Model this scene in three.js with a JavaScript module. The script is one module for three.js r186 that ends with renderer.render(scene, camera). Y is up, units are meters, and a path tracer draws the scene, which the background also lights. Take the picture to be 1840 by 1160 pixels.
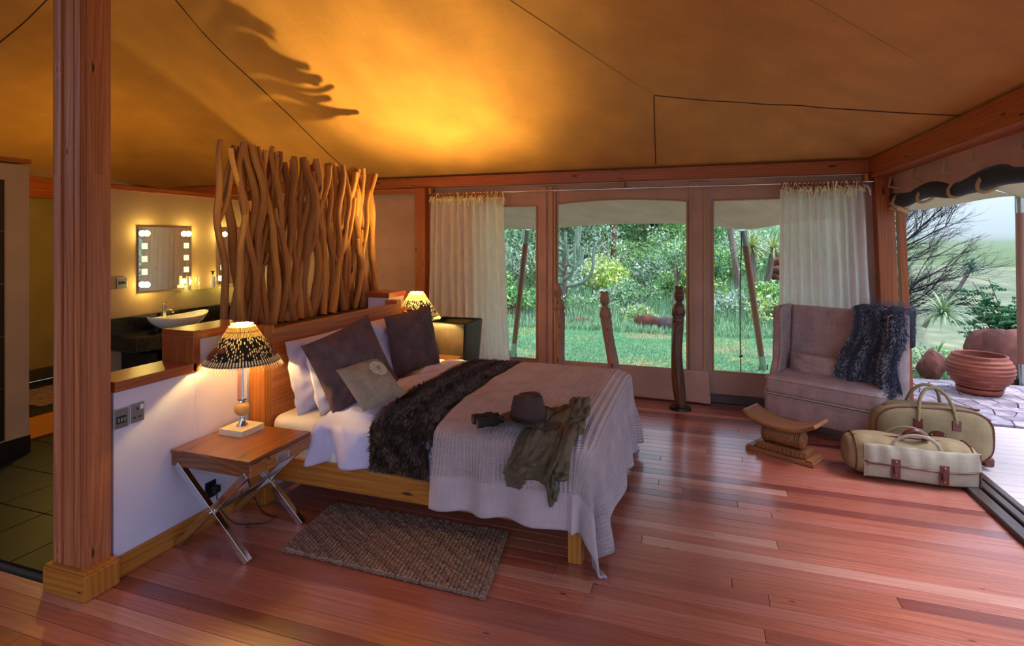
import * as THREE from 'three';
import { RoundedBoxGeometry } from 'three/addons/geometries/RoundedBoxGeometry.js';
import { mergeGeometries, mergeVertices, toCreasedNormals } from 'three/addons/utils/BufferGeometryUtils.js';

// ---------------------------------------------------------------- camera, sky, exposure
const scene = new THREE.Scene();
const camera = new THREE.PerspectiveCamera(60.75, 1840 / 1160, 0.05, 20000);
camera.position.set(0, 1.6, 0);
camera.rotation.y = 0.3268;                       // looking a little left of the room's long axis
camera.setViewOffset(1840, 1160, 0, 149, 1840, 1160);   // lens shifted down, verticals stay upright
const renderer = new THREE.WebGLRenderer({ antialias: true });
renderer.toneMapping = THREE.LinearToneMapping;
renderer.toneMappingExposure = 4.3;
renderer.shadowMap.enabled = true;
renderer.shadowMap.type = THREE.PCFSoftShadowMap;

// hazy morning sky: pale at the horizon, soft blue above, thin streaks of cloud all round
{
  const w = 512, h = 256, d = new Float32Array(w * h * 4);
  const zen = [0.45, 0.54, 0.80], hor = [0.142, 0.182, 0.202], gnd = [0.10, 0.12, 0.10];
  for (let y = 0; y < h; y++) for (let x = 0; x < w; x++) {
    const el = ((y + 0.5) / h - 0.5) * Math.PI, s = Math.sin(el), o = (y * w + x) * 4;
    const k = Math.pow(Math.max(0, s), 0.75), az = (x / w) * Math.PI * 2;
    const streak = 0.5 + 0.5 * Math.sin(s * 46 + 1.3 * Math.sin(az * 2 + s * 9) + 0.7 * Math.sin(az * 5));
    const cl = 0.16 * streak * streak * (1 - k) + 0.06;
    for (let c = 0; c < 3; c++) d[o + c] = s < -0.02 ? gnd[c] : (hor[c] * (1 - k) + zen[c] * k) * (1 - cl) + cl * 0.24;
    d[o + 3] = 1;
  }
  const t = new THREE.DataTexture(d, w, h, THREE.RGBAFormat, THREE.FloatType);
  t.mapping = THREE.EquirectangularReflectionMapping; t.magFilter = THREE.LinearFilter; t.needsUpdate = true;
  scene.background = t; scene.environment = t;
}

// veiled sun high over the valley side: wide and soft
const sun = new THREE.DirectionalLight(0xf4f4ff, 1.0);
sun.name = 'sun'; sun.position.set(8.5, 14, -6.5); sun.target.position.set(0, 0, -5); sun.castShadow = true; sun.shadow.radius = 36;
Object.assign(sun.shadow.camera, { left: -16, right: 16, top: 16, bottom: -16, near: 1, far: 60 }); sun.shadow.mapSize.set(2048, 2048); scene.add(sun, sun.target);

// ---------------------------------------------------------------- helpers
const LAMP_CD = 7.4;   // candela of one bedside bulb
const GLOBE_CD = 0.42;
const MIRROR_CD = 0.055;
const V = (x, y, z) => new THREE.Vector3(x, y, z);
const { PI, sin, cos, abs, sqrt, min, max, floor, pow, hypot, atan2 } = Math;
const clamp = (x, a = 0, b = 1) => min(b, max(a, x)), lerp = (a, b, t) => a + (b - a) * t;
const sm = (a, b, x) => { const t = clamp((x - a) / (b - a)); return t * t * (3 - 2 * t); };
function RNG(seed) { let a = (seed * 2654435761) >>> 0; return () => { a = (a + 0x6d2b79f5) | 0; let t = Math.imul(a ^ (a >>> 15), 1 | a); t = (t + Math.imul(t ^ (t >>> 7), 61 | t)) ^ t; return ((t ^ (t >>> 14)) >>> 0) / 4294967296; }; }
const HT = new Float32Array(65536); { const r = RNG(77); for (let i = 0; i < 65536; i++) HT[i] = r(); }
const hsh = (x, y) => HT[((x * 157 + y * 7919 + ((x * y) & 255) * 31) & 65535)];
function vn(x, y, px = 0, py = 0) {                // value noise, periodic when px, py are given
  let x0 = floor(x), y0 = floor(y), fx = x - x0, fy = y - y0; fx = fx * fx * (3 - 2 * fx); fy = fy * fy * (3 - 2 * fy);
  let x1 = x0 + 1, y1 = y0 + 1;
  if (px) { x0 = ((x0 % px) + px) % px; x1 = ((x1 % px) + px) % px; }
  if (py) { y0 = ((y0 % py) + py) % py; y1 = ((y1 % py) + py) % py; }
  const a = hsh(x0, y0), b = hsh(x1, y0), c = hsh(x0, y1), e = hsh(x1, y1);
  return a + (b - a) * fx + (c - a) * fy + (a - b - c + e) * fx * fy;
}
function fbm(x, y, o = 4, px = 0, py = 0) { let s = 0, a = 0.5, n = 0; for (let i = 0; i < o; i++) { s += a * vn(x + i * 17 * (px ? 0 : 1), y + i * 9 * (py ? 0 : 1), px, py); n += a; a *= 0.5; x *= 2; y *= 2; px *= 2; py *= 2; } return s / n; }
const hex = (h) => [(h >> 16) / 255, ((h >> 8) & 255) / 255, (h & 255) / 255];
const mixc = (a, b, t) => [a[0] + (b[0] - a[0]) * t, a[1] + (b[1] - a[1]) * t, a[2] + (b[2] - a[2]) * t];
function tex(w, h, f, { srgb = true, su = 1, sv = 1 } = {}) {    // su, sv: metres that one repeat covers
  const d = new Uint8Array(w * h * 4);
  for (let y = 0; y < h; y++) for (let x = 0; x < w; x++) {
    let c = f((x + 0.5) / w, (y + 0.5) / h, x, y); if (typeof c === 'number') c = [c, c, c];
    const o = (y * w + x) * 4; for (let i = 0; i < 3; i++) d[o + i] = clamp(c[i]) * 255; d[o + 3] = 255;
  }
  const t = new THREE.DataTexture(d, w, h, THREE.RGBAFormat); t.wrapS = t.wrapT = THREE.RepeatWrapping; t.magFilter = THREE.LinearFilter; t.minFilter = THREE.LinearMipmapLinearFilter;
  t.generateMipmaps = true; if (srgb) t.colorSpace = THREE.SRGBColorSpace; t.repeat.set(1 / su, 1 / sv); t.needsUpdate = true; return t;
}
const rescaled = (t, su, sv) => { const c = t.clone(); c.repeat.set(1 / su, 1 / sv); c.needsUpdate = true; return c; };
const std = (o) => new THREE.MeshStandardMaterial({ side: THREE.DoubleSide, ...o });
const phy = (o) => new THREE.MeshPhysicalMaterial({ side: THREE.DoubleSide, ...o });

const taken = new Map();
function numbered(n) { const k = taken.get(n) ?? 0; taken.set(n, k + 1); return k ? n + '_' + String(k).padStart(3, '0') : n; }
function shade(o) { o.traverse((m) => { if (m.isMesh) { m.castShadow = true; m.receiveShadow = true; } }); return o; }
function mk(name, geo, mat, parent, label) {
  const m = new THREE.Mesh(geo, mat); m.name = name; m.castShadow = m.receiveShadow = true; if (label) m.userData.label = label; parent.add(m); return m;
}
function thing(name, label, category, pos = [0, 0, 0], ry = 0, group) {
  const o = new THREE.Group(); o.name = numbered(name); o.position.set(...pos); o.rotation.y = ry; o.userData = { label, category };
  if (group) o.userData.group = group; scene.add(o); return o;
}
function solo(name, geo, mat, label, category, pos = [0, 0, 0], ry = 0, group) {
  const o = new THREE.Mesh(geo, mat); o.name = numbered(name); o.position.set(...pos); o.rotation.y = ry; o.userData = { label, category }; o.castShadow = o.receiveShadow = true;
  if (group) o.userData.group = group; scene.add(o); return o;
}
function copyOf(src, label, pos, ry = 0, group) {
  const o = src.clone(); o.name = numbered(src.name.replace(/_\d{3}$/, '')); o.position.set(...pos); o.rotation.y = ry; o.userData = { ...src.userData, label };
  if (group) o.userData.group = group; scene.add(o); return o;
}
function struct(name, geo, mat, pos = [0, 0, 0]) {
  const o = geo ? new THREE.Mesh(geo, mat) : new THREE.Group(); o.name = name; o.position.set(...pos); o.userData = { kind: 'structure' }; o.castShadow = o.receiveShadow = true; scene.add(o); return o;
}
// uv in metres, grain along axis ax (0 x, 1 y, 2 z), from each triangle's own facing
function triUV(g, ax = 0, ou = 0, ov = 0) {
  if (g.index) g = g.toNonIndexed();
  const p = g.attributes.position, uv = new Float32Array(p.count * 2), A = V(), B = V(), C = V();
  for (let i = 0; i < p.count; i += 3) {
    A.fromBufferAttribute(p, i); B.fromBufferAttribute(p, i + 1); C.fromBufferAttribute(p, i + 2);
    const n = B.clone().sub(A).cross(C.clone().sub(A)), a = [abs(n.x), abs(n.y), abs(n.z)], k = a.indexOf(max(...a)), r = [0, 1, 2].filter((q) => q !== k);
    if (r[1] === ax) r.reverse();
    [A, B, C].forEach((q, j) => { const c = [q.x, q.y, q.z]; uv[(i + j) * 2] = c[r[0]] + ou; uv[(i + j) * 2 + 1] = c[r[1]] + ov + k * 0.37; });
  }
  g.setAttribute('uv', new THREE.BufferAttribute(uv, 2)); return g;
}
let uvSeed = 0;
function box(w, h, d, x = 0, y = 0, z = 0, { b = 0.004, ax, seg = 1 } = {}) {
  const m = max(w, h, d); ax ??= m === w ? 0 : m === h ? 1 : 2; uvSeed = (uvSeed + 0.613) % 7;
  const r = min(b, w * 0.45, h * 0.45, d * 0.45);
  let g = b > 0 ? new RoundedBoxGeometry(w, h, d, seg, r) : new THREE.BoxGeometry(w, h, d);
  g = triUV(g, ax, uvSeed, uvSeed * 1.7); g.translate(x, y, z); return g;
}
function xf(g, x = 0, y = 0, z = 0, rx = 0, ry = 0, rz = 0, s = 1) {
  return g.applyMatrix4(new THREE.Matrix4().compose(V(x, y, z), new THREE.Quaternion().setFromEuler(new THREE.Euler(rx, ry, rz)), typeof s === 'number' ? V(s, s, s) : V(...s)));
}
function merge(list) {
  return mergeGeometries(list.map((g) => { const q = g.index ? g.toNonIndexed() : g; for (const k of Object.keys(q.attributes)) if (!['position', 'normal', 'uv'].includes(k)) q.deleteAttribute(k); if (!q.attributes.uv) q.setAttribute('uv', new THREE.BufferAttribute(new Float32Array(q.attributes.position.count * 2), 2)); q.morphAttributes = {}; return q; }));
}
// tube along points; r a number or (t, angle) => radius; u along, v around, both in metres
function sweep(pts, r, { seg = 8, n = 0, cap = true, flat } = {}) {
  let P = pts.map((p) => (p.isVector3 ? p : V(...p)));
  if (n) P = new THREE.CatmullRomCurve3(P).getPoints(n);
  const m = P.length, pos = [], uv = [], idx = [], T = [], rf = typeof r === 'function' ? r : () => r;
  for (let i = 0; i < m; i++) T.push(P[min(m - 1, i + 1)].clone().sub(P[max(0, i - 1)]).normalize());
  let N = abs(T[0].y) > 0.9 ? V(1, 0, 0) : V(0, 1, 0); N.sub(T[0].clone().multiplyScalar(N.dot(T[0]))).normalize();
  let len = 0; uvSeed = (uvSeed + 0.613) % 7;
  for (let i = 0; i < m; i++) {
    if (i) { len += P[i].distanceTo(P[i - 1]); N.sub(T[i].clone().multiplyScalar(N.dot(T[i]))).normalize(); }
    const B = T[i].clone().cross(N);
    for (let j = 0; j <= seg; j++) {
      const a = (j / seg) * PI * 2, q = rf(i / (m - 1), a, i), ca = cos(a) * q, sa = sin(a) * q * (flat ?? 1);
      pos.push(P[i].x + N.x * ca + B.x * sa, P[i].y + N.y * ca + B.y * sa, P[i].z + N.z * ca + B.z * sa); uv.push(len + uvSeed, (j / seg) * 6.28 * (typeof r === 'number' ? r : rf(0.5, 0, 0)));
    }
  }
  for (let i = 0; i < m - 1; i++) for (let j = 0; j < seg; j++) { const a = i * (seg + 1) + j, b = a + seg + 1; idx.push(a, b, a + 1, b, b + 1, a + 1); }
  if (cap) for (const e of [0, m - 1]) {
    const c = pos.length / 3; pos.push(P[e].x, P[e].y, P[e].z); uv.push(0, 0);
    for (let j = 0; j < seg; j++) { const a = c + 1 + j * 2, o = e * (seg + 1) + j; for (const k of [o, o + 1]) { pos.push(pos[k * 3], pos[k * 3 + 1], pos[k * 3 + 2]); uv.push(cos(j) * 0.02, sin(j) * 0.02); } e ? idx.push(c, a, a + 1) : idx.push(c, a + 1, a); }
  }
  const g = new THREE.BufferGeometry(); g.setAttribute('position', new THREE.Float32BufferAttribute(pos, 3)); g.setAttribute('uv', new THREE.Float32BufferAttribute(uv, 2)); g.setIndex(idx); g.computeVertexNormals(); return weld(g, seg, m);
}
function weld(g, seg, m) {                        // average the normals on the tube's seam
  const n = g.attributes.normal; for (let i = 0; i < m; i++) { const a = i * (seg + 1), b = a + seg, v = V(n.getX(a) + n.getX(b), n.getY(a) + n.getY(b), n.getZ(a) + n.getZ(b)).normalize(); n.setXYZ(a, v.x, v.y, v.z); n.setXYZ(b, v.x, v.y, v.z); } return g;
}
// sheet from f(u, v) => [x, y, z]; thick > 0 makes a closed shell
function sheet(nu, nv, f, { thick = 0, uvf } = {}) {
  const pos = [], uv = [], idx = [];
  for (let j = 0; j <= nv; j++) for (let i = 0; i <= nu; i++) { const p = f(i / nu, j / nv); pos.push(p[0], p[1], p[2]); const q = uvf ? uvf(i / nu, j / nv, p) : [i / nu, j / nv]; uv.push(q[0], q[1]); }
  for (let j = 0; j < nv; j++) for (let i = 0; i < nu; i++) { const a = j * (nu + 1) + i, b = a + nu + 1; idx.push(a, a + 1, b, b, a + 1, b + 1); }
  const g = new THREE.BufferGeometry(); g.setAttribute('position', new THREE.Float32BufferAttribute(pos, 3)); g.setAttribute('uv', new THREE.Float32BufferAttribute(uv, 2)); g.setIndex(idx); g.computeVertexNormals();
  if (!thick) return g;
  const n = g.attributes.normal, N = pos.length / 3;
  for (let i = 0; i < N; i++) { pos.push(pos[i * 3] - n.getX(i) * thick, pos[i * 3 + 1] - n.getY(i) * thick, pos[i * 3 + 2] - n.getZ(i) * thick); uv.push(uv[i * 2], uv[i * 2 + 1]); }
  const m = idx.length; for (let i = 0; i < m; i += 3) idx.push(idx[i] + N, idx[i + 2] + N, idx[i + 1] + N);
  const rim = []; for (let i = 0; i <= nu; i++) rim.push(i); for (let j = 1; j <= nv; j++) rim.push(j * (nu + 1) + nu); for (let i = nu - 1; i >= 0; i--) rim.push(nv * (nu + 1) + i); for (let j = nv - 1; j > 0; j--) rim.push(j * (nu + 1));
  for (let k = 0; k < rim.length; k++) { const a = rim[k], b = rim[(k + 1) % rim.length]; idx.push(a, a + N, b, b, a + N, b + N); }
  const q = new THREE.BufferGeometry(); q.setAttribute('position', new THREE.Float32BufferAttribute(pos, 3)); q.setAttribute('uv', new THREE.Float32BufferAttribute(uv, 2)); q.setIndex(idx); q.computeVertexNormals(); return q;
}
function lathe(prof, seg = 32, wob) {
  const g = new THREE.LatheGeometry(prof.map((p) => new THREE.Vector2(p[0], p[1])), seg);
  const p = g.attributes.position, uv = g.attributes.uv;
  for (let i = 0; i < p.count; i++) { uv.setXY(i, uv.getX(i) * 1.2, p.getY(i)); if (wob) { const k = wob(atan2(p.getZ(i), p.getX(i)), p.getY(i)); p.setX(i, p.getX(i) * k); p.setZ(i, p.getZ(i) * k); } }
  return g;
}
function extr(pts, depth, bevel = 0.003, holes = []) {
  const s = new THREE.Shape(pts.map((p) => new THREE.Vector2(p[0], p[1]))); for (const h of holes) s.holes.push(new THREE.Path(h.map((p) => new THREE.Vector2(p[0], p[1]))));
  const g = new THREE.ExtrudeGeometry(s, { depth: depth - 2 * bevel, bevelEnabled: bevel > 0, bevelSize: bevel, bevelThickness: bevel, bevelSegments: 1, curveSegments: 12, bevelOffset: -bevel });
  g.translate(0, 0, bevel); return g;
}
// stuffed cushion, w x h, t thick, standing in the xy plane
function pillow(w, h, t, seed, { ear = 0.05, wr = 1, n = 34, p = 2.4 } = {}) {
  const side = (sg) => sheet(n, n, (u, v) => {
    const a = 2 * u - 1, b = 2 * v - 1, e = (1 - pow(abs(a), p)) * (1 - pow(abs(b), p));
    const wrk = wr * (0.018 * (fbm(a * 2.2 + seed, b * 2.2 + sg * 5, 3) - 0.5) + 0.012 * sin(9 * (a + b * 0.6) + seed) * pow(abs(a * b), 0.7) + 0.01 * sin(14 * (a - b) + seed * 2) * pow(abs(a * b), 0.8));
    return [a * w / 2 * (1 - ear * (1 - b * b)), b * h / 2 * (1 - ear * (1 - a * a)), sg * (t / 2 * pow(max(0, e), 0.55) + wrk * pow(max(0, e), 0.4))];
  }, { uvf: (u, v) => [u * w, v * h] });
  return merge([side(1), side(-1)]);
}
function disp(g, f) { const p = g.attributes.position; for (let i = 0; i < p.count; i++) { const q = f(p.getX(i), p.getY(i), p.getZ(i)); p.setXYZ(i, q[0], q[1], q[2]); } g.computeVertexNormals(); return g; }
// scattered copies: list of {p, q (Euler array) , s (number or array), c (THREE.Color)}
function scatter(name, geo, mat, parent, list) {
  const m = new THREE.InstancedMesh(geo, mat, list.length); m.name = name; m.userData.kind = 'stuff'; m.castShadow = m.receiveShadow = true;
  const M4 = new THREE.Matrix4(), Q = new THREE.Quaternion(), E = new THREE.Euler();
  list.forEach((o, i) => { m.setMatrixAt(i, M4.compose(o.p, o.Q ?? Q.setFromEuler(E.set(...o.q)), Array.isArray(o.s) ? V(...o.s) : V(o.s, o.s, o.s))); if (o.c) m.setColorAt(i, o.c); });
  parent.add(m); return m;
}
function label(o, l, c, g) { o.userData.label = l; o.userData.category = c; if (g) o.userData.group = g; return o; }
// ---------------------------------------------------------------- materials
// wood: u runs along the grain
function woodTex(dark, light, seed, { su = 1.4, sv = 0.28, knots = 0, fine = 1, w = 768, h = 256 } = {}) {
  const D = hex(dark), L = hex(light), r = RNG(seed), K = []; for (let i = 0; i < knots; i++) K.push([r(), r(), 0.006 + r() * 0.012]);
  return tex(w, h, (u, v) => {
    let bend = 0, kn = 0;
    for (const [ku, kv, kr] of K) { let du = (u - ku); du -= Math.round(du); let dv = v - kv; dv -= Math.round(dv); const d = hypot(du * su, dv * sv); bend += (dv * sv > 0 ? 1 : -1) * kr * 1.2 * Math.exp(-d * d / (kr * kr * 14)); kn = max(kn, 1 - sm(kr * 0.35, kr * 0.85, hypot(du * su * 0.3, dv * sv))); }
    const vv = v + bend / sv;
    const a = fbm(u * 4 + seed, vv * 16, 3, 0, 16), ring = 0.5 + 0.5 * sin((vv * 14 + 2.6 * fbm(u * 2, vv * 4 + seed, 2, 2, 4)) * 6.28), st = fbm(u * 10, vv * 90, 2, 10, 90), pore = vn(u * 60, vv * 150, 60, 150);
    let t = 0.15 + 0.34 * a + 0.22 * ring * fine + 0.34 * st - (pore > 0.86 ? 0.16 : 0);
    return mixc(mixc(D, L, clamp(t)), [D[0] * 0.32, D[1] * 0.25, D[2] * 0.25], kn * 0.75);
  }, { su, sv });
}
const woodBump = tex(512, 256, (u, v) => 0.5 + 0.5 * (fbm(u * 8, v * 70, 2, 8, 70) - 0.5) - (vn(u * 50, v * 128, 50, 128) > 0.84 ? 0.25 : 0), { srgb: false, su: 1.2, sv: 0.28 });
const wood = (d, l, s, o = {}, m = {}) => phy({ map: woodTex(d, l, s, o), bumpMap: woodBump, bumpScale: 0.0006, roughness: 0.5, ...m });
const M = {};
M.beam = wood(0x6e2a0c, 0xbf6528, 3, { knots: 7, sv: 0.4, su: 2.4 }, { roughness: 0.42 });
M.post = wood(0x7c3820, 0xcc8258, 5, { knots: 2, sv: 0.3, su: 2.2 }, { roughness: 0.4 });
M.honey = wood(0x84440f, 0xcc8638, 8, { knots: 5, sv: 0.4, su: 2.2 }, { roughness: 0.45 });
M.head = wood(0x8a4522, 0xca8452, 12, { sv: 0.5, su: 2 }, { roughness: 0.38, clearcoat: 0.15, clearcoatRoughness: 0.3 });
M.cap = wood(0x7a3418, 0xba6a36, 15, {}, { roughness: 0.35, clearcoat: 0.2, clearcoatRoughness: 0.25 });
M.sheesham = wood(0x34160a, 0xa0643a, 19, { sv: 0.34, su: 0.8, knots: 2 }, { roughness: 0.28, clearcoat: 0.35, clearcoatRoughness: 0.2 });
M.sheeshamPale = wood(0x6a3018, 0xcc8a52, 23, { sv: 0.22, su: 0.5, knots: 2 }, { roughness: 0.3, clearcoat: 0.3, clearcoatRoughness: 0.2 });
M.stickA = wood(0x9a5c24, 0xdca054, 27, { sv: 0.3, su: 1.1, knots: 1 }, { roughness: 0.62 });
M.stickB = wood(0x8a5026, 0xc88c4c, 29, { sv: 0.3, su: 1.1, knots: 2 }, { roughness: 0.65 });
M.stickC = wood(0x784420, 0xb87e44, 31, { sv: 0.3, su: 1.1, knots: 1 }, { roughness: 0.65 });
M.carve = wood(0x5c3c30, 0xb68e7a, 33, { sv: 0.2, su: 0.6, knots: 2 }, { roughness: 0.6, bumpScale: 0.002 });
M.carveDark = wood(0x2a1610, 0x7a5038, 35, { sv: 0.2, su: 0.6 }, { roughness: 0.35, bumpScale: 0.0015 });
M.stool = wood(0x60341a, 0xa86e44, 37, { sv: 0.25, su: 0.5 }, { roughness: 0.42 });
M.threshold = wood(0x241a18, 0x5c4c48, 41, { sv: 0.2, su: 1.5 }, { roughness: 0.35 });
M.deckA = wood(0xb8a4a0, 0xe4d6d2, 43, { sv: 0.3, su: 1.8 }, { roughness: 0.5 });
// floor boards: one grain picture, several tones of board
{
  const t1 = woodTex(0x985846, 0xdca08c, 51, { sv: 0.4, su: 1.8, fine: 0.6 }), t2 = woodTex(0x8c4a3c, 0xd09080, 53, { sv: 0.4, su: 1.8, knots: 3, fine: 0.8 });
  const tone = [0xffffff, 0xf2dcd2, 0xe0beb0, 0xffeedd, 0xcfa69a, 0xf8dccc, 0xa8787a, 0xeccab4];
  M.boards = tone.map((c, i) => phy({ map: i & 1 ? t2 : t1, color: c, roughness: 0.34, bumpMap: woodBump, bumpScale: 0.0003, clearcoat: 1, clearcoatRoughness: 0.2 }));
}
const weave = tex(128, 128, (u, v) => 0.5 + 0.25 * sin(u * 6.283 * 16) * (floor(v * 32) % 2 ? 1 : -1) + 0.22 * sin(v * 6.283 * 16) * (floor(u * 32) % 2 ? 1 : -1) + 0.2 * (vn(u * 64, v * 64, 64, 64) - 0.5), { srgb: false, su: 0.05, sv: 0.05 });
function clothTex(c, amp, seed, su = 1, nx = 7, lines = 0.5) {   // woven cloth: slubs both ways and soft blotches
  const C = hex(c);
  return tex(512, 512, (u, v) => { const s = 1 + amp * ((fbm(u * nx, v * nx, 3, nx, nx) - 0.5) * 1.2 + lines * (vn(u * 8, v * 200, 8, 200) - 0.5) + lines * (vn(u * 200, v * 8, 200, 8) - 0.5) + 0.3 * (vn(u * 256, v * 256, 256, 256) - 0.5)); return [C[0] * s, C[1] * s, C[2] * s]; }, { su, sv: su });
}
const canvasMap = clothTex(0xc28848, 0.1, 3, 1.6, 7, 0.25);
M.canvas = phy({ map: canvasMap, roughness: 0.95, bumpMap: rescaled(weave, 0.08, 0.08), bumpScale: 0.0004 });
M.canvasWall = std({ map: clothTex(0xb48c80, 0.1, 4, 1.6, 7, 0.3), roughness: 0.95, bumpMap: rescaled(weave, 0.08, 0.08), bumpScale: 0.0004 });
M.canvasOlive = std({ map: clothTex(0x8c7644, 0.1, 5, 1.6, 7, 0.3), roughness: 0.95, bumpMap: rescaled(weave, 0.08, 0.08), bumpScale: 0.0004 });
M.awning = phy({ map: clothTex(0xb4977c, 0.1, 6, 1.6), roughness: 0.95, transmission: 0.14, thickness: 0 });
M.seam = std({ color: 0x3c2414, roughness: 0.9 });
M.plaster = std({ map: tex(256, 256, (u, v) => { const s = 0.97 + 0.05 * (fbm(u * 6, v * 6, 4, 6, 6) - 0.5); return [0.85 * s, 0.82 * s, 0.94 * s]; }, { su: 1.1, sv: 1.1 }), roughness: 0.8 });
M.plasterWarm = std({ map: tex(256, 256, (u, v) => { const s = 0.97 + 0.06 * (fbm(u * 6, v * 6, 4, 6, 6) - 0.5); return [0.74 * s, 0.63 * s, 0.5 * s]; }, { su: 1.1, sv: 1.1 }), roughness: 0.85 });
M.slate = [0x0e0e10, 0x121113, 0x0b0b0d].map((c, i) => std({ map: tex(128, 128, (u, v) => mixc(hex(c), [0.12, 0.11, 0.11], 0.5 * pow(fbm(u * 5 + i, v * 5, 4), 2)), { su: 0.5, sv: 0.5 }), roughness: 0.5 }));
M.grout = std({ color: 0x4a4846, roughness: 0.9 });
M.granite = phy({ map: tex(512, 512, (u, v) => { const n = vn(u * 190, v * 190, 190, 190), k = vn(u * 90 + 3, v * 90, 90, 90); return n > 0.8 ? [0.36, 0.32, 0.28] : k > 0.78 ? [0.2, 0.17, 0.15] : [0.055, 0.05, 0.055]; }, { su: 0.5, sv: 0.5 }), roughness: 0.25, clearcoat: 0.4, clearcoatRoughness: 0.1 });
M.ceramic = phy({ color: 0xf2efe6, roughness: 0.12, clearcoat: 0.6, clearcoatRoughness: 0.05 });
M.chrome = std({ color: 0xdadce0, metalness: 1, roughness: 0.09 });
M.steel = std({ color: 0xb0b2b4, metalness: 1, roughness: 0.28 });
M.black = std({ color: 0x0c0c0d, roughness: 0.4 });
M.blackMatte = std({ color: 0x161518, roughness: 0.8 });
M.mirror = std({ color: 0xf0f2f2, metalness: 1, roughness: 0.015 });
M.glass = phy({ color: 0xffffff, transmission: 1, roughness: 0.02, ior: 1.48, thickness: 0.02 });
M.glassPane = phy({ color: 0xe2f2ea, transmission: 1, roughness: 0.02, ior: 1.5, thickness: 0 });
const knitLin = (c, seed) => clothTex(c, 0.1, seed, 0.6);
M.linen = std({ map: clothTex(0xc8bee0, 0.05, 7, 1), roughness: 0.85, bumpMap: rescaled(weave, 0.06, 0.06), bumpScale: 0.0002 });
M.sheet = std({ map: clothTex(0xe2dad2, 0.05, 8, 1), roughness: 0.85 });
M.velvet = phy({ map: clothTex(0x5a3c40, 0.3, 9, 0.4), roughness: 0.7, sheen: 0.7, sheenColor: new THREE.Color(0x8a6a6a), sheenRoughness: 0.45 });
M.beadDark = std({ color: 0x8a7670, metalness: 0.5, roughness: 0.35 });
M.greyLinen = std({ map: clothTex(0x9a8878, 0.16, 10, 0.3, 6, 0.9), roughness: 0.85, bumpMap: weave, bumpScale: 0.0004 });
M.beadPale = std({ color: 0xe8dcc4, roughness: 0.4 });
M.furBase = std({ map: tex(256, 256, (u, v) => { const s = fbm(u * 20, v * 6, 3, 20, 6); return mixc([0.06, 0.045, 0.04], [0.23, 0.16, 0.12], s * s * 1.4); }, { su: 0.5, sv: 0.5 }), roughness: 0.9 });
M.fur = std({ color: 0xffffff, roughness: 0.6 });
M.knit = std({ map: clothTex(0xc4b0b6, 0.1, 11, 0.8), roughness: 0.9, bumpMap: tex(256, 256, (u, v) => { const a = sin(u * 6.283 * 8), b = sin(v * 6.283 * 16 + (a > 0 ? PI : 0)); return 0.5 + 0.36 * a * abs(a) * 0.9 + 0.16 * b; }, { srgb: false, su: 0.16, sv: 0.16 }), bumpScale: 0.012 });
M.knitPlain = std({ map: clothTex(0xc2aeb6, 0.08, 12, 0.8), roughness: 0.9, bumpMap: weave, bumpScale: 0.001 });
M.shirt = std({ map: clothTex(0x5e4f3c, 0.35, 13, 0.5), roughness: 0.9, bumpMap: weave, bumpScale: 0.0003 });
M.felt = phy({ map: clothTex(0x473130, 0.25, 14, 0.3), roughness: 0.9, sheen: 0.4, sheenColor: new THREE.Color(0x7a5c58), sheenRoughness: 0.6 });
M.feltBand = std({ color: 0x2c1c1a, roughness: 0.8 });
M.chair = std({ map: clothTex(0xa88a8a, 0.13, 15, 0.5, 6, 0.8), roughness: 0.9, bumpMap: weave, bumpScale: 0.0006 });
M.chairPipe = std({ color: 0xaf9788, roughness: 0.8 });
M.throw = std({ color: 0xffffff, roughness: 0.75 });
M.throwBase = std({ color: 0x30303e, roughness: 0.9 });
M.bagTan = std({ map: clothTex(0x927c58, 0.12, 16, 0.5), roughness: 0.85, bumpMap: weave, bumpScale: 0.0003 });
M.bagGrey = std({ map: clothTex(0xaa9c86, 0.12, 17, 0.5), roughness: 0.85, bumpMap: weave, bumpScale: 0.0003 });
M.leather = phy({ map: tex(128, 128, (u, v) => mixc([0.26, 0.08, 0.05], [0.5, 0.17, 0.11], fbm(u * 9, v * 9, 4, 9, 9)), { su: 0.1, sv: 0.1 }), roughness: 0.38, clearcoat: 0.2 });
M.pipe = std({ color: 0x6a2a1c, roughness: 0.5 });
M.curtain = phy({ map: clothTex(0xf6f0ec, 0.05, 18, 0.6), roughness: 0.95, transmission: 0.55, thickness: 0 });
M.ivory = std({ color: 0xe9dab8, roughness: 0.85 });
M.mesh = phy({ color: 0x7a6e60, roughness: 1, transparent: true, opacity: 0.13 });
M.roll = std({ map: clothTex(0x20222e, 0.3, 20, 0.5), roughness: 0.7 });
M.strap = std({ color: 0xb08c62, roughness: 0.8 });
M.terra = std({ map: tex(256, 256, (u, v) => mixc([0.4, 0.17, 0.12], [0.7, 0.36, 0.26], fbm(u * 6, v * 12, 4, 6, 12)), { su: 0.7, sv: 0.5 }), roughness: 0.7 });
M.soil = std({ color: 0x2a1c14, roughness: 1 });
M.planter = std({ map: clothTex(0x3a302c, 0.25, 21, 0.4), roughness: 0.45 });
M.bamboo = wood(0x6a3a2c, 0xa8705c, 61, { sv: 0.3, su: 1.5 }, { roughness: 0.45 });
M.jute = std({ map: tex(256, 256, (u, v) => mixc([0.28, 0.19, 0.16], [0.76, 0.6, 0.52], fbm(u * 40, v * 12, 3, 40, 12)), { su: 0.3, sv: 0.3 }), roughness: 0.95 });
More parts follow.
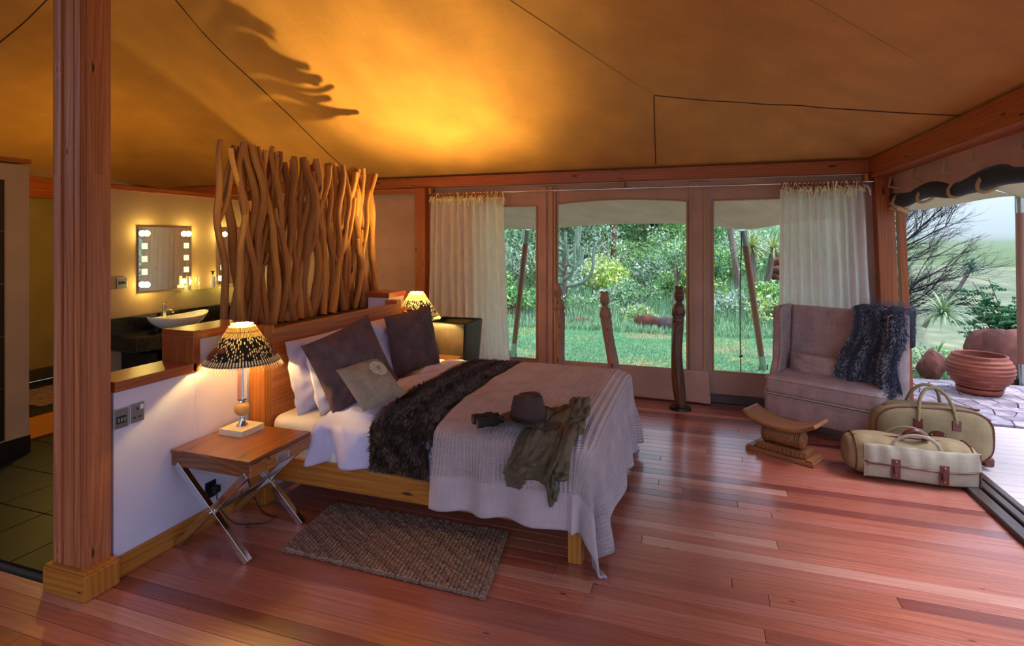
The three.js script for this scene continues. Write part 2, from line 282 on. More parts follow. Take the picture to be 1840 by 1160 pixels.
M.rock = std({ map: tex(256, 256, (u, v) => mixc([0.26, 0.13, 0.11], [0.56, 0.33, 0.27], fbm(u * 7, v * 7, 5, 7, 7)), { su: 1, sv: 1 }), roughness: 0.9 });
M.rockGrey = std({ map: tex(256, 256, (u, v) => mixc([0.16, 0.13, 0.13], [0.46, 0.38, 0.36], fbm(u * 7, v * 7, 5, 7, 7)), { su: 1, sv: 1 }), roughness: 0.9 });
M.leaf = std({ color: 0xffffff, roughness: 0.7 });
M.bark = std({ map: tex(128, 256, (u, v) => mixc([0.34, 0.28, 0.26], [0.66, 0.58, 0.54], fbm(u * 5, v * 20, 4, 5, 20)), { su: 1, sv: 0.4 }), roughness: 0.95 });
M.barkRed = std({ map: tex(128, 256, (u, v) => mixc([0.36, 0.22, 0.2], [0.68, 0.46, 0.4], fbm(u * 5, v * 20, 4, 5, 20)), { su: 1, sv: 0.4 }), roughness: 0.95 });
M.cactus = std({ map: tex(128, 128, (u, v) => mixc([0.4, 0.5, 0.42], [0.62, 0.7, 0.6], fbm(u * 6, v * 6, 4, 6, 6)), { su: 0.5, sv: 0.5 }), roughness: 0.7 });
const SEAMS = [[[-3.955, -5.6], [-3.96, -1.2]], [[-0.41, -5.72], [-0.35, -4.68], 14], [[-0.35, -4.68], [1.47, -3.96], 40, -0.46], [[-6.6, -2.84], [-3.96, -2.88]]];
const CREASES = [[[-0.35, -4.68], [-1.3, -3.6], 16], [[0.2, -2.7], [1.03, -3.31], 16]];   // stitched folds of the same canvas
// ---------------------------------------------------------------- tent shell
const EAVE = 2.33, ZB = -5.8, XR = 1.5, XL = -7.2;
const smin = (a, b, k) => { const h = clamp(0.5 + 0.5 * (b - a) / k); return lerp(b, a, h) - k * h * (1 - h); };
function ceilY(x, z) {                            // canvas rising from the eaves to the tent's peak
  const d = smin(smin(z - ZB, XR - x, 0.04 + 0.66 * sm(0, 1.2, min(z - ZB, XR - x))), x - XL, 0.7);
  const t = clamp(d / 4.2), sag = -0.16 * sin(PI * t);
  const rad = atan2(z + 1.6, x + 2.9);
  const fold = 0.022 * sin(rad * 23 + 2 * fbm(x * 0.7, z * 0.7, 2)) * sm(0.25, 1.2, d) * sm(4.6, 2.6, d) + 0.05 * (fbm(x * 0.9 + 4, z * 0.9, 3) - 0.5) * sm(0, 0.7, d);
  return EAVE + 0.53 * d + sag + fold;
}
// floor: redwood boards along the long axis, laid on a dark base
{
  const fl = struct('floor', null);
  mk('subfloor', box(4.3, 0.08, 7.8, -0.49, -0.062, -1.95, { b: 0 }), M.blackMatte, fl);
  mk('subfloor', box(4.55, 0.08, 3.78, -4.95, -0.062, 0.14, { b: 0 }), M.blackMatte, fl);
  const r = RNG(5), bw = 0.083;
  const board = (x0, x1, z) => { const g = box(x1 - x0 - 0.0022, 0.022, bw - 0.0024, (x0 + x1) / 2, -0.0112, z, { b: 0.0014, ax: 0 }); return [g, M.boards[floor(r() * 8)]]; };
  for (let z = -5.84; z < -1.2; z += bw) {
    const left = z > -1.72 ? -4.6 : -2.64; let x = left;
    while (x < 1.6) { let L = 1.7 + r() * 2.6; if (1.62 - x - L < 0.7) L = 1.62 - x; const [g, m] = board(x, min(1.62, x + L), z); mk('plank', g, m, fl); x += L; }
  }
  const rest = []; for (let z = -1.2 + 0.04; z < 1.9; z += bw) { let x = -7.2; while (x < 1.6) { const L = min(1.62 - x, 2 + r() * 2); rest.push(box(L - 0.002, 0.022, bw - 0.0024, x + L / 2, -0.0112, z, { b: 0 })); x += L + 0.0001; } }
  for (let z = -1.72 + 0.05; z < -1.2; z += bw) rest.push(box(2.59, 0.022, bw - 0.0024, -5.9, -0.0112, z, { b: 0 }));
  const o = mk('plank_field', merge(rest), M.boards[0], fl); o.userData.kind = 'stuff';
}
// dark slate tiles of the wash room
{
  const ft = struct('floor_2', null);
  mk('screed', box(4.5, 0.06, 4.04, -4.93, -0.045, -3.79, { b: 0 }), M.grout, ft);
  const r = RNG(8), s = 0.385;
  for (let i = 0; i < 11; i++) for (let j = 0; j < 10; j++) { const x = -2.86 - s / 2 - i * s, z = -1.79 - s / 2 - j * s; if (x < -7 || z < -5.75) continue; mk('tile', box(s - 0.006, 0.016, s - 0.006, x, -0.009, z, { b: 0.0015 }), M.slate[floor(r() * 3)], ft); }
}
// ceiling canvas with its seams
{
  const ce = struct('ceiling', sheet(190, 170, (u, v) => { const x = lerp(XL, XR, u), z = lerp(ZB, 2.1, v); return [x, ceilY(x, z), z]; }, { uvf: (u, v, p) => [p[0], p[2]] }), M.canvas);
  const line = (a, b, c = 24, bow = 0, n = 'seam', m = M.seam) => { const P = []; for (let i = 0; i <= c; i++) { const t = i / c, x = lerp(a[0], b[0], t), z = lerp(a[1], b[1], t) + bow * sin(PI * t); P.push([x, ceilY(x, z) - 0.003, z]); } mk(n, sweep(P, 0.0036, { seg: 5 }), m, ce); };
  SEAMS.forEach((s) => line(...s)); CREASES.forEach(([a, b, c]) => line(a, b, c, 0, 'crease', M.canvas));
}
// eave beams and posts
mk('beam', box(8.9, 0.12, 0.1, -2.82, 2.265, -5.77, { b: 0.006, ax: 0 }), M.beam, struct('trim_1'));
mk('beam', box(0.13, 0.17, 8.3, 1.515, 2.243, -1.6, { b: 0.008, ax: 2 }), M.beam, struct('trim_2'));
mk('beam', box(0.1, 0.24, 8.0, -7.12, 2.2, -1.75, { b: 0.006, ax: 2 }), M.beam, struct('trim_3'));
{
  // small wedge of beam below the left beam end, and the square posts of the window wall
  const a = solo('timber_post', box(0.135, 2.2, 0.1, 0, 1.1, 0, { b: 0.006, ax: 1 }), M.beam, 'slim square timber post left of the long cream curtain', 'post', [-3.045, 0, -5.72]);
  mk('rail', box(0.9, 0.05, 0.05, -0.52, 2.175, 0, { b: 0.004 }), M.beam, a);
  const c = thing('timber_post', 'dark red timber corner post behind the wing chair', 'post', [1.62, 0, -5.715]);
  c.rotation.z = 0.038;
  mk('post_face', box(0.115, 2.24, 0.12, 0, 1.12, 0, { b: 0.006, ax: 1 }), M.beam, c);
  mk('post_edge', box(0.03, 2.2, 0.08, 0.078, 1.1, -0.02, { b: 0.004, ax: 1 }), M.cap, c);
  mk('door_jamb', box(0.06, 2.0, 0.07, 0.16, 1.0, -0.07, { b: 0.004, ax: 1 }), M.beam, c, 'red painted jamb at the opening');
}
// big fluted post in front
{
  const p = thing('fluted_post', 'tall red timber post with ribbed face and square plinth', 'post', [-2.705, 0, -1.82]);
  const s = []; const x0 = -0.107, x1 = 0.105, zf = 0.105;
  s.push([x0, -0.014]); s.push([x1, -0.014]); s.push([x1, 0.085]); s.push([x1 - 0.012, 0.085]); s.push([x1 - 0.012, zf]);
  const rib = [0.93, 0.86, 0.84, 0.72, 0.705, 0.69, 0.64, 0.62, 0.46, 0.44, 0.42, 0.4, 0.26, 0.245, 0.2, 0.18, 0.09]; rib.forEach((t, i) => { const x = lerp(x0, x1, t); const d = [0, 0.02, 0.006, 0, 0.016, 0, 0.024, 0.008, 0, 0.018, 0.005, 0, 0.022, 0.006, 0, 0.016, 0][i]; s.push([x, zf - d]); });
  s.push([x0, zf - 0.006]);
  const g = extr(s.map(([x, z]) => [x, -z]), 4.15, 0); g.rotateX(-PI / 2); mk('shaft', triUV(g.toNonIndexed(), 1, 0.3, 0.2), M.post, p);
  mk('plinth', merge([box(0.275, 0.115, 0.16, 0.012, 0.0575, 0.052, { b: 0.006, ax: 0 }), box(0.262, 0.012, 0.148, 0.012, 0.12, 0.052, { b: 0.004, ax: 0 })]), M.honey, p);
}
// back wall: canvas with three screened windows
{
  const y1 = 2.2, win = [[-2.42, -1.676, 0.3, 1.975, 0], [-1.44, -0.11, 0.3, 1.99, 0.035], [0.135, 1.27, 0.31, 1.99, 0.005]];
  const hole = ([a, b, lo, hi, arch]) => { const p = [[a, lo], [b, lo], [b, hi]]; for (let i = 1; i < 10; i++) p.push([lerp(b, a, i / 10), hi + arch * sin(PI * i / 10)]); p.push([a, hi]); return p; };
  const g = extr([[XL, -0.01], [XR + 0.06, -0.01], [XR + 0.06, y1], [XL, y1]], 0.03, 0, win.map(hole)); g.translate(0, 0, ZB - 0.015);
  const wb = struct('wall_back', triUV(g, 1), M.canvasWall);
  win.forEach((w, i) => {
    const P = hole(w), W = struct('window_' + (i + 1), null);
    const sg = new THREE.ShapeGeometry(new THREE.Shape(P.map((q) => new THREE.Vector2(...q)))); sg.translate(0, 0, ZB); mk('insect_screen', sg, M.mesh, W);
    const c = [...P, P[0]].map(([x, y]) => [x, y, ZB + 0.018]); mk('binding', merge(c.slice(1).map((q, k) => sweep([c[k], q], 0.009, { seg: 6 }))), M.strap, W);
  });
  const strip = (x, w, y0 = 0.02, y2 = 2.18, z = 0.022, m = M.canvasWall) => mk('canvas_strip', box(w, y2 - y0, 0.012, x, (y0 + y2) / 2, ZB + z, { b: 0.004, ax: 1 }), m, wb);
  strip(-1.61, 0.09); strip(-1.515, 0.05, 0.02, 2.18, 0.03); strip(-1.47, 0.02, 0.02, 2.18, 0.034, M.strap); strip(0.005, 0.19); strip(-0.075, 0.018, 0.28, 2.05, 0.034, M.strap); strip(0.055, 0.02, 0.02, 2.18, 0.034, M.strap); strip(1.37, 0.16);
  strip(-3.9, 0.012, 0.02, 2.1, 0.018);
  mk('hem_bar', box(1.5, 0.085, 0.05, 0.8, 0.045, ZB + 0.035, { b: 0.012 }), M.threshold, wb); mk('hem_bar', box(2.9, 0.085, 0.05, -2.85, 0.045, ZB + 0.035, { b: 0.012 }), M.threshold, wb);
  // canvas door flap under the middle window
  const fl = sheet(40, 10, (u, v) => { const x = lerp(-1.46, 0.09, u), y = lerp(0.31, 0.012, v); return [x + 0.03 * v * (u - 0.3), y, ZB + 0.05 + 0.06 * v + 0.014 * sin(u * 9 + 1) * v + 0.03 * v * sm(0.85, 1, u) + 0.02 * sin(u * 3 + v * 3)]; }, { thick: 0.006, uvf: (u, v) => [u * 1.5, v * 0.3] });
  mk('door_flap', fl, M.canvasWall, wb);
}
mk('canvas_panel', box(0.03, 2.12, 8, XL, 1.06, -1.8, { b: 0, ax: 1 }), M.canvasOlive, struct('wall_left'));
mk('canvas_panel', box(4.55, 2.3, 0.03, -4.92, 1.15, 2.1, { b: 0, ax: 1 }), M.canvasOlive, struct('wall_front'));
struct('baseboard_left', box(0.05, 0.13, 8, XL + 0.05, 0.065, -1.8, { b: 0.004 }), M.threshold);
// half wall behind the bed: low step, taller step, ledge for the branches, taller step again
{
  const hw = struct('wall_divider', null), x = -2.715, w = 0.21;
  const blk = (z0, z1, h, ww = w, xx = x) => mk('masonry', box(ww, h, z0 - z1, xx, h / 2, (z0 + z1) / 2, { b: 0.002 }), M.plaster, hw);
  blk(-1.855, -2.3, 0.88); blk(-2.3, -2.66, 1.055); blk(-2.66, -4.28, 0.98); blk(-4.28, -4.56, 1.085); blk(-2.74, -4.62, 0.96, 0.25, -2.945);
  const cap = (g) => mk('timber_cap', g, M.cap, hw);
  cap(box(0.23, 0.05, 0.445, x, 0.905, -2.0785, { b: 0.003, ax: 2 })); cap(box(0.23, 0.225, 0.045, x, 0.993, -2.3, { b: 0.003, ax: 1 }));
  cap(box(0.235, 0.046, 0.42, x, 1.079, -2.487, { b: 0.003, ax: 2 })); cap(box(0.235, 0.046, 0.3, x, 1.108, -4.42, { b: 0.003, ax: 2 })); cap(box(0.235, 1.08, 0.04, x, 0.543, -4.575, { b: 0.003, ax: 1 }));
  mk('ledge', box(0.25, 0.03, 1.9, -2.945, 0.975, -3.68, { b: 0.003 }), M.threshold, hw);
}
struct('baseboard_1', box(0.016, 0.1, 0.86, -2.602, 0.05, -2.27, { b: 0.003, ax: 2 }), M.honey);
// wash room: mirror wall and shower partition
struct('wall_mirror', box(0.06, 2.03, 2.56, -4.75, 1.015, -4.5, { b: 0.002 }), M.plasterWarm);
struct('trim_4', box(0.075, 0.045, 2.58, -4.75, 2.05, -4.5, { b: 0.004, ax: 2 }), M.cap);
{
  const sp = struct('wall_shower', box(0.14, 2.16, 1.1, -4.86, 1.08, -2.22, { b: 0.002 }), M.plasterWarm);
  mk('timber_cap', box(0.16, 0.035, 1.12, -4.86, 2.19, -2.22, { b: 0.003, ax: 2 }), M.cap, sp);
  mk('plinth', box(0.15, 0.13, 1.11, -4.857, 0.065, -2.22, { b: 0.002 }), M.slate[1], sp);
  for (let j = 0; j < 5; j++) for (let i = 0; i < 2; i++) mk('tile', box(0.01, 0.376, 0.376, -4.786, 0.14 + 0.19 + j * 0.38, -2.45 + i * 0.38 + 0.03, { b: 0.001 }), M.slate[(i + j) % 3], sp);
}
// sliding-door tracks along the open side
{
  const tr = thing('door_track', 'three dark parallel sliding tracks along the floor edge', 'track', [1.71, 0, -1.9]);
  for (const [x, w, h] of [[-0.06, 0.075, 0.03], [0.035, 0.055, 0.022], [0.105, 0.05, 0.016]]) mk('rail', box(w, h + 0.03, 7.7, x, (h - 0.03) / 2, 0, { b: 0.012, ax: 2 }), M.threshold, tr);
}
// rolled canvas side wall under the right beam
{
  const va = solo('canvas_valance', sheet(60, 6, (u, v) => { const z = lerp(-5.72, 2.1, u); return [1.6 + 0.03 * sin(v * PI) + 0.01 * sin(u * 40), lerp(2.2, 1.96, v), z]; }, { uvf: (u, v) => [u * 7.8, v * 0.25], thick: 0.006 }), M.canvasWall, 'brown canvas valance under the right eave beam', 'valance');
  const zr = (t) => lerp(-5.62, 1.9, t);
  const roll = thing('rolled_blind', 'dark rolled-up blind strapped below the right eave beam', 'blind');
  mk('roll', sweep(Array.from({ length: 90 }, (_, i) => { const t = i / 89; return [1.63, 1.955 - 0.018 * sin(t * 47), zr(t)]; }), (t, a) => 0.055 + 0.008 * sin(a * 2 + t * 60), { seg: 12 }), M.roll, roll);
  for (let i = 0; i < 12; i++) {
    const z = -5.5 + i * 0.5 + (i % 3) * 0.05, P = []; for (let k = 0; k <= 14; k++) { const a = lerp(-1.9, 2.9, k / 14); P.push([1.63 - 0.068 * cos(a - 0.6) * (k > 11 ? 1.15 : 1), 1.952 - 0.07 * sin(a), z + 0.05 * (k / 14)]); }
    P.unshift([1.573, 2.15, z - 0.05], [1.556, 2.06, z - 0.045]); mk('strap', sweep(P, 0.011, { seg: 6, flat: 0.35 }), M.strap, roll);
  }
  const P = []; for (let k = 0; k <= 20; k++) { const a = k / 20; P.push([1.6 + 0.1 * sin(a * PI), 1.93 - 0.05 * sin(a * PI) - 0.01 * a, -5.66 + 0.16 * a]); }
  mk('end_fold', merge([sweep(P, 0.02, { seg: 7 }), sweep(P.map(([x, y, z]) => [x - 0.005, y - 0.04, z + 0.01]), 0.02, { seg: 7 })]), M.strap, roll);
}
// outer fly: pale awning past the eaves on two sides
{
  const edge = (x) => { const K = [[-7.6, 1.75], [-6, 1.83], [-4, 1.82], [-2.4, 1.755], [-1, 1.825], [-0.1, 1.82], [0.55, 1.735], [1.4, 1.85], [2.4, 1.955], [3.42, 2.1]]; let i = 0; while (i < K.length - 2 && x > K[i + 1][0]) i++; const t = clamp((x - K[i][0]) / (K[i + 1][0] - K[i][0])); return lerp(K[i][1], K[i + 1][1], t * t * (3 - 2 * t)); };
  const fly = thing('awning', 'pale canvas awning reaching out past the windows and opening', 'awning');
  mk('back_fly', sheet(90, 12, (u, v) => { const xo = lerp(-7.6, 3.42, u), xi = lerp(-7.3, 1.6, u), x = lerp(xi, xo, v); return [x, lerp(2.45, edge(xo), v) - 0.05 * sin(PI * v), lerp(-5.86, -7.75, v)]; }, { uvf: (u, v) => [u * 11, v * 2] }), M.awning, fly);
  mk('side_fly', sheet(20, 12, (u, v) => { const zo = lerp(-7.75, -4.7, u), zi = lerp(-5.86, -4.7, u); return [lerp(1.6, 3.42, v), lerp(2.45, 2.1 - 0.1 * sin(u * PI * 3) * (1 - u), v) - 0.03 * sin(PI * v), lerp(zi, zo, v)]; }, { uvf: (u, v) => [u * 3, v * 2] }), M.awning, fly);
}
for (const [a, b, l] of [[[-2.84, -0.28, -8.43], [-2.4, 1.76, -7.78], 'leaning reddish awning pole beside the left curtain'], [[0.885, -0.28, -8.69], [0.548, 1.74, -7.78], 'leaning reddish awning pole in the right window'], [[3.42, -0.04, -7.64], [3.43, 2.12, -7.72], 'upright reddish awning pole beyond the clay pot']]) {
  const A = V(...a), B = V(...b), p = thing('awning_pole', l, 'pole', a, 0, 'awning poles'), at = (t) => B.clone().sub(A).multiplyScalar(t);
  mk('shaft', sweep([at(0.1), at(0.5), at(0.92)], 0.042, { seg: 16 }), M.bamboo, p); mk('steel_sleeve', sweep([at(0), at(0.12)], 0.047, { seg: 16 }), M.steel, p); mk('steel_sleeve', sweep([at(0.9), at(1)], 0.044, { seg: 16 }), M.steel, p);
  for (const s of [-1, 1]) mk('shackle', box(0.012, 0.09, 0.03, s * 0.055, 0.045, 0, { b: 0.003 }), M.black, p);
}
for (const [x, z, y0, y1, l] of [[0.52, -7.74, -0.2, 1.7, 'thin dark guy rope hanging beside the right window pole'], [-2.02, -7.74, -0.05, 1.2, 'thin dark guy rope hanging in the narrow left window']]) {
  const r = thing('guy_rope', l, 'rope', [x, y0, z], 0, 'guy ropes'); mk('cord', sweep([[0, 0, 0], [-0.01, (y1 - y0) * 0.5, 0], [0.01, y1 - y0, 0]], 0.007, { seg: 6, n: 10 }), M.black, r); mk('knot', sweep([[-0.02, 0.28, 0], [0.02, 0.3, 0.01]], 0.014, { seg: 7 }), M.black, r);
}
// ---------------------------------------------------------------- bed
function orient(o, c, ex, ey) { const X = V(...ex).normalize(), Z = X.clone().cross(V(...ey)).normalize(), Y = Z.clone().cross(X); o.quaternion.setFromRotationMatrix(new THREE.Matrix4().makeBasis(X, Y, Z)); o.position.set(...c); return o; }
{
  const b = thing('bed_frame', 'honey timber bed frame with a plain panel headboard', 'bed', [-1.5, 0, -3.46]);
  mk('headboard', box(0.05, 0.66, 1.52, -1.0, 0.72, -0.02, { b: 0.006, ax: 2 }), M.head, b);
  for (const z of [0.755, -0.775]) mk('post', box(0.115, 1.075, 0.085, -1.035, 0.5375, z, { b: 0.005, ax: 1 }), M.honey, b);
  for (const z of [0.775, -0.79]) mk('side_rail', box(1.93, 0.145, 0.04, -0.005, 0.24, z, { b: 0.005, ax: 0 }), M.honey, b);
  mk('foot_rail', box(0.04, 0.145, 1.54, 0.955, 0.24, 0, { b: 0.005, ax: 2 }), M.honey, b);
  for (const z of [0.75, -0.75]) mk('leg', box(0.07, 0.18, 0.07, 0.92, 0.09, z, { b: 0.004, ax: 1 }), M.honey, b);
  mk('slat_base', box(1.86, 0.03, 1.5, -0.02, 0.235, 0, { b: 0.002 }), M.honey, b);
}
const BED = { zn: -2.685, zf: -4.25, xe: -0.54 }; BED.W = BED.zn - BED.zf;
{
  const m = thing('mattress', 'thick mattress under a cream fitted sheet', 'mattress', [-1.475, 0, -3.467]);
  mk('fitted_sheet', disp(xf(box(1.97, 0.285, 1.56, 0, 0, 0, { b: 0.06, seg: 5 }), 0, 0.3955, 0), (x, y, z) => [x, y + 0.004 * fbm(x * 5, z * 5), z]), M.sheet, m);
}
function topY(x, z) {                             // top of the made bed
  const t = clamp((BED.zn - z) / BED.W), cr = 1 - pow(abs(2 * t - 1), 4);
  return 0.556 + 0.045 * cr + 0.03 * (fbm(x * 2.6 + 3, z * 2.6, 3) - 0.5) * cr;
}
// cloth laid over the bed: s runs towards the foot, t from the near side to the far one
function bedCloth({ xa, xb, dn, df = 0, dfar, lift, wr = 0.012, ws = 6, nu = 60, nv = 110, thick = 0.008, flare = 0.1, pleat = 0, roll = 0, edge, uvr, calm }) {
  const { zn, W, xe } = BED, R = 0.05;
  const drop = (r) => (r < R * PI / 2 ? [R * sin(r / R), R * (1 - cos(r / R))] : [R + flare * (r - R * 1.57), R + (r - R * 1.57) * 0.985]);
  return sheet(nu, nv, (u, v) => {
    let s = lerp(xa, xb + df, u), t = lerp(-dn, W + dfar, v); if (edge) { const e = edge(u, v); s += e[0]; t += e[1]; }
    const ex = max(0, s - xe + R), en = max(0, R - t), ef = max(0, t - W + R), bx = min(s, xe - R), bt = clamp(t, R, W - R);
    let x = bx, z = zn - bt, y = topY(bx, zn - bt) + lift, ox = 0, oz = 0, r = 0;
    if (ex > 0 && (en > 0 || ef > 0)) { const q = en > 0 ? en : ef; r = hypot(ex, q); const th = atan2(q, ex), [o, d] = drop(r), ol = o + lift * sm(0, 0.08, r) + pleat * sm(0.12, 0.6, r) * sin(th * 8.2 + 0.9); ox = ol * cos(th); oz = (en > 0 ? 1 : -1) * ol * sin(th); y -= d; }
    else if (ex > 0) { r = ex; const [o, d] = drop(ex); ox = o + lift * sm(0, 0.08, r) + pleat * 0.55 * sm(0.08, 0.5, ex) * sin(z * 15 + 1.5 * sin(z * 5)); y -= d; }
    else if (en > 0 || ef > 0) { r = max(en, ef); const [o, d] = drop(r); oz = (en > 0 ? 1 : -1) * (o + lift * sm(0, 0.08, r) + (wr * 0.9 + pleat * 0.25) * sm(0.05, 0.3, r) * sin(x * 17 + 2 * sin(x * 6))); y -= d; }
    const w = wr * (calm ? 1 - 0.85 * sm(calm - 0.16, calm, bx) : 1) * (abs(fbm(s * ws, t * ws * 0.6 + 7, 3) - 0.5) * -2 + 0.5);
    if (r > 0.02) { const q = (w + wr * 0.55) * sm(0.02, 0.09, r); oz += (oz > 0 ? 1 : oz < 0 ? -1 : 0) * q; ox += ox > 0 ? q : 0; } else y += w;
    if (roll && r < 0.02) { const k = sm(roll, 0, s - xa); y += roll * 0.25 * (1 - k) - roll * 0.5 * k * k; }
    if (y < 0.014) { const k = 0.014 - y; ox += ox > 0 ? k * 0.5 : 0; oz += oz > 0 ? k * 0.25 : 0; y = 0.014 + 0.02 * sm(0, 0.1, k) * (0.5 + 0.5 * sin(k * 60)); }
    return [x + ox, y, z + oz];
  }, { thick, uvf: uvr ?? ((u, v) => [lerp(xa, xb + df, u), lerp(-dn, W + dfar, v)]) });
}
{
  // duvet gathered towards the pillows
  const g = bedCloth({ xa: -2.1, xb: -0.62, dn: 0.235, dfar: 0.25, lift: 0.012, wr: 0.05, ws: 5, nu: 150, nv: 150, calm: -1.7, roll: 0.07, thick: 0.012, flare: 0.03, edge: (u, v) => [(1 - u) * (0.03 * (fbm(v * 5, 2, 2) - 0.5) + 0.2 * pow(sin(v * PI), 1.6) - 0.03), 0.02 * (fbm(u * 9, v * 3, 2) - 0.5)] });
  solo('duvet', g, M.linen, 'rumpled white duvet covering the mattress', 'duvet');
}
{
  const g = bedCloth({ xa: -1.73, xb: -1.24, dn: 0.27, dfar: 0.26, lift: 0.036, wr: 0.012, nu: 40, nv: 150, thick: 0.015, flare: 0.02 });
  const t = thing('fur_throw', 'dark brown fur throw lying across the bed', 'throw'); mk('backing', g, M.furBase, t);
  // short pile, combed towards the foot
  const p = g.attributes.position, n = g.attributes.normal, r = RNG(31), list = [], nu = 40, nv = 150;
  const hair = merge([0, 1].map((k) => { const h = sheet(1, 3, (u, v) => [(u - 0.5) * 0.0042 * (1 - v * 0.85), v, 0.25 * v * v]); return xf(h, 0, 0, 0, 0, k * PI / 2, 0); }));
  for (let i = 0; i < 42000; i++) {
    const a = floor(r() * nu), b = floor(r() * nv), k = b * (nu + 1) + a, du = r(), dv = r();
    const P = V(0, 0, 0), N = V(n.getX(k), n.getY(k), n.getZ(k)); const g3 = (q) => V(p.getX(q), p.getY(q), p.getZ(q));
    P.copy(g3(k)).lerp(g3(k + 1), du).lerp(g3(k + nu + 1).lerp(g3(k + nu + 2), du), dv);
    if (P.x > -1.345) continue;
    if (N.y < -0.2) N.negate();
    const cl = fbm(P.x * 26, P.z * 26 + P.y * 26, 3), dir = V(0.5 + (cl - 0.5) * 1.6, -0.15, 0.5 * sin(cl * 12)).add(V(r() - 0.5, r() - 0.5, r() - 0.5).multiplyScalar(0.6)).addScaledVector(N, 0.75).normalize();
    const band = 0.55 + 0.45 * sin((P.x * 1.2 + P.y) * 30 + 5 * cl), L = pow(r(), 2) * 0.6 + band * cl * 0.75;
    list.push({ p: P, Q: new THREE.Quaternion().setFromUnitVectors(V(0, 1, 0), dir), s: [1, 0.018 + r() * 0.016, 0.02], c: new THREE.Color().setRGB(0.022 + 0.42 * L * L, 0.013 + 0.26 * L * L, 0.012 + 0.21 * L * L) });
  }
  scatter('pile', hair, M.fur, t, list);
}
{
  const xa = -1.33, dn = 0.395, df = 0.52, t = thing('knit_blanket', 'pale ribbed knit blanket draped over the foot of the bed', 'blanket');
  const o = { xa, xb: BED.xe, dn, df, dfar: 0.36, lift: 0.05, wr: 0.016, ws: 3, nu: 150, nv: 220, thick: 0.01, flare: 0.1, pleat: 0.045 };
  const g = bedCloth(o), body = [], hem = [], ix = g.index.array, uv = g.attributes.uv;
  for (let i = 0; i < ix.length; i += 3) { const tm = (uv.getY(ix[i]) + uv.getY(ix[i + 1]) + uv.getY(ix[i + 2])) / 3; (tm < -dn + 0.175 || tm > BED.W + 0.36 - 0.175 ? hem : body).push(ix[i], ix[i + 1], ix[i + 2]); }
  const gb = g.clone(), gh = g.clone(); gb.setIndex(body); gh.setIndex(hem);
  mk('ribbed_knit', gb, M.knit, t); mk('hem_band', gh, M.knitPlain, t, 'smooth pale border band');
}
// pillows
function softThing(name, l, cat, geo, mat, c, ex, ey, group) { const t = thing(name, l, cat); orient(t, c, ex, ey); if (group) t.userData.group = group; mk('cover', geo, mat, t); return t; }
const wp = (s) => pillow(0.66, 0.46, 0.17, s, { wr: 2.2, ear: 0.03, p: 3 });
softThing('pillow', 'white pillow against the headboard, behind its twin near the lamp', 'pillow', wp(3), M.linen, [-2.335, 0.755, -3.06], [0, 0, -1], [-0.22, 1, 0], 'white pillows');
softThing('pillow', 'front white pillow of the near pair, leaning behind the brown cushion', 'pillow', wp(7), M.linen, [-2.2, 0.755, -3.1], [0.06, 0, -1], [-0.3, 1, 0], 'white pillows');
softThing('pillow', 'white pillow standing behind the far brown cushion', 'pillow', wp(5), M.linen, [-2.335, 0.755, -3.86], [0, 0, -1], [-0.22, 1, 0], 'white pillows');
softThing('pillow', 'front white pillow of the far pair, between the two brown cushions', 'pillow', wp(11), M.linen, [-2.22, 0.765, -3.8], [0.02, 0, -1], [-0.28, 1, 0], 'white pillows');
function beadField(name, t, mat, spots, r) { mk(name, merge(spots.map(([x, y, z]) => xf(new THREE.IcosahedronGeometry(r, 1), x, y, z))), mat, t).userData.kind = 'stuff'; }
{
  const za = (x, y, w, h, th) => th / 2 * pow(max(0, (1 - pow(abs(2 * x / w), 2.4)) * (1 - pow(abs(2 * y / h), 2.4))), 0.55) + 0.003;
  const beads = (x0, x1, y0, y1, d) => { const L = [], q = RNG(9); for (let x = x0; x < x1; x += d) for (let y = y0; y < y1; y += d) { const a = x + (q() - 0.5) * d * 0.6, b = y + (q() - 0.5) * d * 0.6; L.push([a, b, za(a, b, 0.44, 0.44, 0.15)]); } return L; };
  const a = softThing('cushion', 'dark brown velvet cushion behind the small grey cushion', 'cushion', pillow(0.44, 0.46, 0.15, 13, { wr: 1.5 }), M.velvet, [-2.0, 0.845, -2.86], [0.19, 0.125, -0.285], [-0.088, 0.334, -0.033], 'brown velvet cushions');
  beadField('beadwork', a, M.beadDark, beads(0.02, 0.19, -0.12, 0.03, 0.014), 0.0032);
  const b = softThing('cushion', 'dark brown velvet cushion with bead panel near the far lamp', 'cushion', pillow(0.44, 0.47, 0.15, 17, { wr: 1.5 }), M.velvet, [-2.06, 0.835, -3.73], [0.155, 0.045, -0.36], [-0.065, 0.385, 0.02], 'brown velvet cushions');
  beadField('beadwork', b, M.beadDark, beads(0.01, 0.17, -0.14, 0.15, 0.014), 0.0032);
  const c = softThing('cushion', 'small grey linen cushion with a round ivory bead medallion', 'cushion', pillow(0.31, 0.31, 0.11, 23, { wr: 0.8 }), M.greyLinen, [-1.83, 0.762, -2.81], [0.09, 0.03, -0.27], [-0.21, 0.19, -0.047]);
  const sp = []; for (let ring = 0; ring < 5; ring++) { const R = 0.018 + ring * 0.0085, n = 8 + ring * 6; for (let k = 0; k < n; k++) { const q = k / n * 2 * PI + ring * 0.3, x = 0.06 + R * cos(q), y = 0.045 + R * sin(q); sp.push([x, y, za(x, y, 0.31, 0.31, 0.11)]); } }
  beadField('medallion', c, M.beadPale, sp, 0.0034);
}
